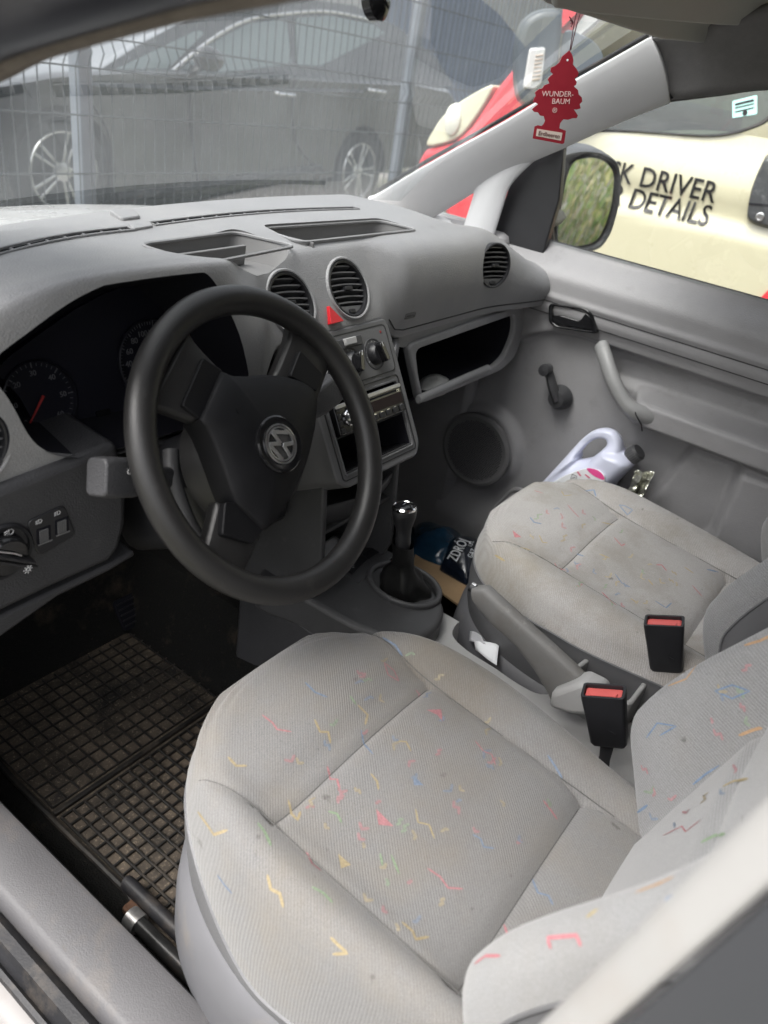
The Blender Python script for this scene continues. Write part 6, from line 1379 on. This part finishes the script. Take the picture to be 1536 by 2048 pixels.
# bright shoulder line, lower trim, door seams, handle, mirror
BS = Pl(BC.p(0, 0, .004), (1, 0, 0), (0, 0, 1))
g = G(); sh = [BS.P(p, .012) for p in ((160, 172), (330, 178), (520, 182), (660, 184), (725, 186))]; g.tube(catmull(sh, 5), .022, 8, sq=.5); g.mk('shoulder_crease', M_bpaint, car)
for q in ([(385, 160), (380, 230), (392, 330), (400, 395)], [(590, 150), (585, 230), (600, 300), (650, 345)], [(160, 175), (215, 260), (222, 330), (225, 420)]):
    g = G(); g.tube(catmull([BS.P(p, .0) for p in q], 4), .006, 5); g.mk('door_seam', M_dark, car)
for p in ((570, 188), (755, 182)):
    c = BS.P(p, .02); g = G(); g.tube([c+Vector((-.11, .02, 0)), c+Vector((-.09, -.02, 0)), c+Vector((.09, -.02, 0)), c+Vector((.11, .02, 0))], .014, 8); g.mk('door_handle', M_chrome, car)
c = BS.P((418, 118), .16); g = G(); g.grid(18, 12, lambda u, v: c+Vector((.13*math.sin(math.pi*v)*math.cos(2*math.pi*u), .06*math.sin(math.pi*v)*math.sin(2*math.pi*u), .075*math.cos(math.pi*v))), cu=True); g.mk('door_mirror', M_bpaint, car)
g = G(); g.tube([c+Vector((0, .02, -.03)), c+Vector((.05, .2, -.08))], .03, 8); g.mk('mirror_foot', M_bpaint, car)
g = G(); sl2 = [BS.P(p, .01) for p in ((235, 395), (400, 372), (640, 336))]; g.tube(sl2, .03, 8); g.mk('side_skirt', M_rubber, car)
M_alloy = mat('alloy_silver', (.62, .63, .64), .25, .5, .9); M_tyre = mat('tyre_rubber', (.018, .018, .019), .8, .2, var=(10, .15))
def carwheel(c, parent, pl, R_t=.33, Rr=.235):
    g = G(); g.lathe([(Rr, -.20), (R_t*.94, -.20), (R_t, -.17), (R_t, -.04), (R_t*.95, -.005), (Rr*1.04, .0), (Rr, -.015)], pl, 48, c=c); w_o = g.mk('wheel', M_tyre, parent)
    g = G(); g.lathe([(Rr*1.02, -.004), (Rr, .004), (Rr*.96, .002), (Rr*.93, -.03), (Rr*.9, -.15)], pl, 48, c=c); g.mk('rim', M_alloy, w_o)
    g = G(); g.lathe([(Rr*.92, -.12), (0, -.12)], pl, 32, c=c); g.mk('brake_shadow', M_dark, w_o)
    g = G(); g.lathe([(.062, -.03), (.055, -.012), (.03, -.008), (0, -.007)], pl, 28, c=c); g.mk('hub', M_alloy, w_o)
    for k in range(5):
        for s in (-1, 1):
            th = R_(90+72*k-20); q = Pl(pl.p(*c), pl.u*math.cos(th)+pl.v*math.sin(th), pl.v*math.cos(th)-pl.u*math.sin(th))
            g = G(); g.prism([(.04, s*.012-.008), (.04, s*.012+.008), (Rr*.96, s*.034+.010), (Rr*.96, s*.034-.010)], q, -.035, -.012); g.mk('spoke', M_alloy, w_o, bev=.004)
carwheel(wc1, car, BC); carwheel(wc2, car, BC)
# ================================================================== CREAM AND RED VAN BESIDE US
cv = thing('cream_van', 'cream van with red front wing parked beside the passenger door', 'van', (2.7, -.3, gz(2.7, 0)))
M_cream = mat('cream_paint', (.46, .435, .31), .25, .5, coat=.7, var=(3, .02), dust=(40, .62, .8, (.4, .38, .3), .25)); M_redp = mat('red_paint', (.62, .03, .045), .25, .5, coat=.7); M_vglass = mat('van_window', (.02, .03, .03), .04, .6)
CX = 1.9; CS = Pl((CX, 0, 0), (0, -1, 0), (0, 0, 1))   # u towards the rear, v up, n towards us
def zwin(y): return 1.012+.075*sst(1.25, .72, y)+.0*y
def cside(y, z):
    x = CX
    x += .035*sst(.92, 1.10, z)+.012*gau(z-.845, .03)-.012*sst(.83, .79, z)+.02*sst(.55, .1, z)
    x += .05*sst(1.2, 1.75, y)**2
    return x
g = G(); g.grid(70, 40, lambda u, v: (lambda y: (lambda z: Vector((cside(y, z), y, z)))(lerp(-.05, zwin(y), v)))(lerp(1.33, .36, u))); g.mk('front_door', M_cream, cv, ang=60)
g = G(); g.grid(50, 30, lambda u, v: (lambda y: (lambda z: Vector((cside(y, z), y, z)))(lerp(-.05, 1.12, v)))(lerp(.352, -3.0, u))); g.mk('side_panel', M_cream, cv, ang=60)
# red diagonal block on the rear lower corner of the door
def redq(pts, h=.006, name='red_stripe', mt=M_redp):
    P_ = [CS.P(p) for p in pts]; g = G(); n = len(P_); 
    P_ = [Vector((cside(p.y, p.z)-h, p.y, p.z)) for p in P_]; g.add(P_+[p+Vector((.02, 0, 0)) for p in P_], [tuple(range(n)), tuple(range(2*n-1, n-1, -1))]+[(i, (i+1) % n, n+(i+1) % n, n+i) for i in range(n)]); return g.mk(name, mt, cv)
redq([(1545, 572), (1497, 622), (1430, 720), (1700, 800), (1760, 640)]); redq([(1085, 505), (1105, 512), (1122, 540), (1180, 700), (1000, 640)])
g = G(); g.tube([Vector((cside(1.335, z)-.002, 1.335+.08*(z-.8), z)) for z in (.1, .5, .8, 1.0)], .004, 5); g.mk('door_gap', M_dark, cv)
g = G(); g.tube([Vector((cside(.356, z)-.002, .356, z)) for z in (0, .5, .8, 1.1)], .004, 5); g.mk('door_gap', M_dark, cv)
# cabin block behind the glass, roof, rear body
g = G(); g.box((2.75, .80, 1.0), (.72, .9, .02)); g.mk('cab_shelf', M_dash2, cv)
g = G(); g.box((2.75, .75, .35), (.80, .95, .40)); g.mk('floor_block', M_dark, cv)
g = G(); g.box((2.55, .55, 1.20), (.22, .07, .36)); g.mk('seat_back', M_dash2, cv, bev=.06, seg=3)
g = G(); g.box((2.75, 1.28, 1.06), (.70, .20, .10)); g.mk('van_dashboard', M_tray, cv, bev=.05, seg=3)
a_, b_ = X((1425, 285), 2.12), X((1475, 225), 2.12); g = G(); g.tube([a_, a_.lerp(b_, .5), b_], .018, 8, sq=.3); g.mk('red_strap', M_redp, cv)
rf = [(3.0, 1.10), (3.0, 1.80), (-.55, 1.80), (-.85, 1.74), (-1.05, 1.62)]
g = G(); g.add([Vector((x, y, z)) for x in (CX+.14, 3.5) for y, z in ((.95, 1.60), (.6, 1.72), (-.2, 1.78), (-3, 1.78))], [(0, 1, 5, 4), (1, 2, 6, 5), (2, 3, 7, 6)]); g.mk('roof', M_cream, cv, solid=.03)
g = G(); g.grid(20, 12, lambda u, v: (lambda y, z: Vector((CX+.035+.11*sst(1.1, 1.75, z), y, z)))(lerp(-.40, -3.0, u), lerp(1.12, 1.75, v))); g.mk('upper_side', M_cream, cv)
g = G(); g.box((2.75, -3.02, .75), (.80, .03, 1.0)); g.mk('rear_wall', M_cream, cv, bev=.02)
g = G(); g.box((3.58, -.6, .75), (.02, 2.4, 1.0)); g.mk('far_wall', M_cream, cv)
# side window with rubber frame
WN = Pl((CX+.030, .8, 1.08), (0, -1, 0), (.17, 0, 1))
wpx = [(1150, 276), (1205, 262), (1300, 266), (1400, 273), (1455, 270), (1500, 258), (1540, 238), (1580, 190), (1600, 60), (1350, 60), (1250, 160)]
wo = cat2([WN.px(p) for p in wpx], 3); g = G(); g.ring(wo, shr(wo, .95), WN, -.012, .008); g.mk('window_frame', M_rubber, cv)
g = G(); g.prism(shr(wo, .955), WN, -.006, -.002); g.mk('window', glassmat('van_glass', (.30, .36, .35), dust=.05), cv)
a, b = WN.px((1490, 220)); stk = rpoly([WN.px(p) for p in ((1465, 202), (1514, 190), (1514, 228), (1465, 236))], .003)
g = G(); g.prism(stk, WN, -.0018, .0); sk = g.mk('window_sticker', mat('sticker_teal', (.35, .62, .58), .5), cv)
for k in range(3):
    q = [WN.px(p) for p in ((1470, 207+8*k), (1508, 198+8*k), (1508, 201+8*k-(0 if k else -2)), (1470, 210+8*k+(2 if k == 0 else 0)))]; g = G(); g.prism(q, WN, .0, .0008); g.mk('sticker_print', M_dark, sk)
g = G(); g.prism(circ(*WN.px((1490, 226)), .008, 16), WN, .0, .0008); g.mk('sticker_print', M_dark, sk)
# lettering on the door
M_blk = mat('sign_black', (.02, .02, .022), .4)
SG = Pl((CX-.004, 0, 0), (0, -1, 0), (0, 0, 1))
l1a, l1b = SG.px((1283, 352)), SG.px((1434, 388)); l2a, l2b = SG.px((1262, 398)), SG.px((1420, 430))
h1 = abs(SG.px((1290, 370))[1]-SG.px((1290, 328))[1])
sz1 = h1/.70
def fit(s, a, b, size, al='LEFT'):
    o = text('door_lettering', s, M_blk, SG, 0, 0, size, cv, h=.001, align='LEFT', bold=.0009)
    xs = [v.co for v in o.data.vertices]; us = [(-v.y) for v in xs]; wdt = max(us)-min(us); u0 = min(us); zc = (max(v.z for v in xs)+min(v.z for v in xs))/2
    k = (b[0]-a[0])/wdt; o.data.transform(Matrix.Translation((0, -a[0], (a[1]+b[1])/2)) @ Matrix.Diagonal((1, k, 1, 1)) @ Matrix.Translation((0, u0, -zc)))
    for v in o.data.vertices: v.co.x = cside(v.co.y, v.co.z)-.005
    return wdt*k
fit('DRIVER', l1a, l1b, sz1); fit('DETAILS', l2a, l2b, sz1)
wv_ = (l1b[0]-l1a[0])
fit('ASK', (l1a[0]-.03-wv_*.50, l1a[1]), (l1a[0]-.03, l1b[1]), sz1); fit('FOR', (l2a[0]-.03-wv_*.52, l2a[1]), (l2a[0]-.03, l2b[1]), sz1)
# black handle cup with lock
hpx = cat2([SG.px(p) for p in ((1540, 305), (1518, 330), (1500, 375), (1491, 420), (1495, 445), (1540, 462), (1600, 470), (1625, 420), (1610, 340))], 4)
g = G(); g.prism(hpx, SG, -.03, .02, poly1=shr(hpx, .86)); ho = g.mk('handle_cup', M_hous, cv, bev=.006)
g = G(); g.lathe([(.013, .015), (.013, .024), (.010, .025), (.009, .021), (0, .021)], SG, 24, c=SG.px((1523, 433))); g.mk('lock', M_silver, ho)
g = G(); g.prism([SG.px(p) for p in ((1500, 405), (1560, 410), (1560, 414), (1500, 409))], SG, .015, .022); g.mk('handle_joint', M_dark, ho)
# nose: red wing, cream bonnet edge, headlamp
wing = [(826, 336), (846, 296), (905, 283), (940, 250), (985, 182), (1040, 112), (1085, 100), (1120, 250), (1110, 520), (1000, 500), (890, 449), (884, 405)]
W_ = [CS.P(p) for p in wing]; n = len(W_); g = G(); g.add(W_+[p+Vector((.30, -.0, .0)) for p in W_], [tuple(range(n)), tuple(range(2*n-1, n-1, -1))]+[(i, (i+1) % n, n+(i+1) % n, n+i) for i in range(n)]); g.mk('front_wing', M_redp, cv, bev=.03, seg=3)
hl = cat2([CS.px(p) for p in ((846, 298), (862, 260), (885, 228), (925, 196), (988, 162), (986, 184), (942, 252), (905, 285))], 3)
HLp = Pl((CX+.02, 0, 0), (0, -1, 0), (0, 0, 1)); hl = [(a, b) for a, b in hl]
g = G(); g.prism(hl, HLp, -.25, .02, poly1=shr(hl, .9)); hlo = g.mk('headlamp', mat('headlamp_cream', (.70, .67, .50), .12, .6, coat=1), cv, bev=.015, seg=3)
g = G(); c = HLp.px((912, 240)); g.lathe([(.055, .012), (.05, .03), (.03, .04), (0, .043)], HLp, 28, c=c, sx=.7, sy=1.1); g.mk('lamp_bulb_cover', mat('lamp_white', (.8, .79, .68), .1, .6, coat=1), hlo)
g = G(); bn_ = [CS.P(p) for p in ((846, 298), (885, 228), (988, 162), (1045, 108), (1100, 60), (1150, 10))]; g.grid(6, 6, lambda u, v: bn_[round(u*5)]+Vector((.06+1.5*v, .10*math.sin(math.pi*v), .05*math.sin(math.pi*v)))); g.mk('bonnet', M_cream, cv)
g = G(); g.box((2.75, 1.80, .25), (.80, .12, .25)); g.mk('bumper', M_rubber, cv, bev=.05)
for c in ((-1.55, gz(1.9, 1.5)+.31), (1.9, gz(1.9, -2)+.31)):
    q = Pl((CX+.02, 0, 0), (0, -1, 0), (0, 0, 1)); carwheel(c, cv, q, .31, .2)
# screen pillar colours, van mirror with side lamp
for q, mt, nm in ((((1120, 66), (1126, 18), (1170, 15), (1141, 67)), M_redp, 'red_pillar_patch'), (((1141, 68), (1176, 18), (1212, 24), (1160, 70)), M_white, 'white_pillar_strip')):
    g = G(); P_ = [X(p, 1.98) for p in q]; g.add(P_+[p+Vector((.03, 0, 0)) for p in P_], [(0, 1, 2, 3), (7, 6, 5, 4)]+[(i, (i+1) % 4, 4+(i+1) % 4, 4+i) for i in range(4)]); g.mk(nm, mt, cv)
MV = Pl((1.68, 1.35, 1.15), (.55, -.83, 0), (0, 0, 1))
mv = cat2([MV.px(p) for p in ((1038, 60), (1062, 25), (1100, 12), (1128, 25), (1122, 110), (1112, 195), (1075, 212), (1040, 205), (1030, 140))], 4)
M_mvh = mat('van_mirror_grey', (.06, .075, .095), .35, .5)
g = G(); g.prism(mv, MV, -.12, 0, poly1=shr(mv, .93)); mvo = g.mk('van_mirror', M_mvh, cv, bev=.02, seg=3)
lm = rpoly([MV.px(p) for p in ((1058, 94), (1092, 92), (1084, 168), (1068, 182), (1044, 178))], .01)
g = G(); g.prism(lm, MV, -.01, .012, poly1=shr(lm, .92)); lmo = g.mk('side_lamp', mat('lamp_clear', (.72, .70, .68), .12, .6, coat=1), mvo, bev=.004)
for k in range(7):
    a0_, b0_ = MV.px((lerp(1062, 1046, k/9)+8+3*k*.2, 112+8*k)), MV.px((1086-2*k*.6, 110+8*k)); g = G(); g.tube([MV.p(*a0_, .013), MV.p(*b0_, .013)], .0028, 5); g.mk('lamp_rib', mat('lamp_amber_rib', (.55, .42, .33), .3), lmo)
g = G(); mvd = cat2([MV.px(p) for p in ((1125, 70), (1160, 68), (1195, 90), (1208, 130), (1190, 190), (1140, 205), (1118, 195))], 4); MV2 = Pl((1.78, 1.25, 1.15), (.4, -.9, 0), (0, 0, 1)); mvd = cat2([MV2.px(p) for p in ((1125, 70), (1160, 68), (1195, 90), (1208, 130), (1190, 190), (1140, 205), (1118, 195))], 4); g.prism(mvd, MV2, -.05, 0); g.mk('mirror_arm', M_mvh, mvo, bev=.015)
# ================================================================== CORRUGATED WALL
shed = thing('corrugated_shed', 'blue-grey corrugated metal shed wall behind the fence on the right', 'shed', (14, 8.4, gz(14, 8.4)))
M_corr = mat('corrugated_blue', (.14, .17, .24), .45, .4, .1, var=(2, .08))
nx_ = 260; g = G()
def corr(u, v): x = lerp(9.2, 24, u); t = (x*4) % 1; return Vector((x, 8.0+(.05 if t < .4 else 0 if .5 < t < .9 else .025), lerp(gz(9, 8), 3.2, v)))
g.grid(nx_*2, 2, corr); g.mk('wall_sheet', M_corr, shed, smooth=False)
g = G(); g.box((16.6, 8.6, 3.25), (7.5, .7, .06)); g.mk('roof_edge', M_post, shed)
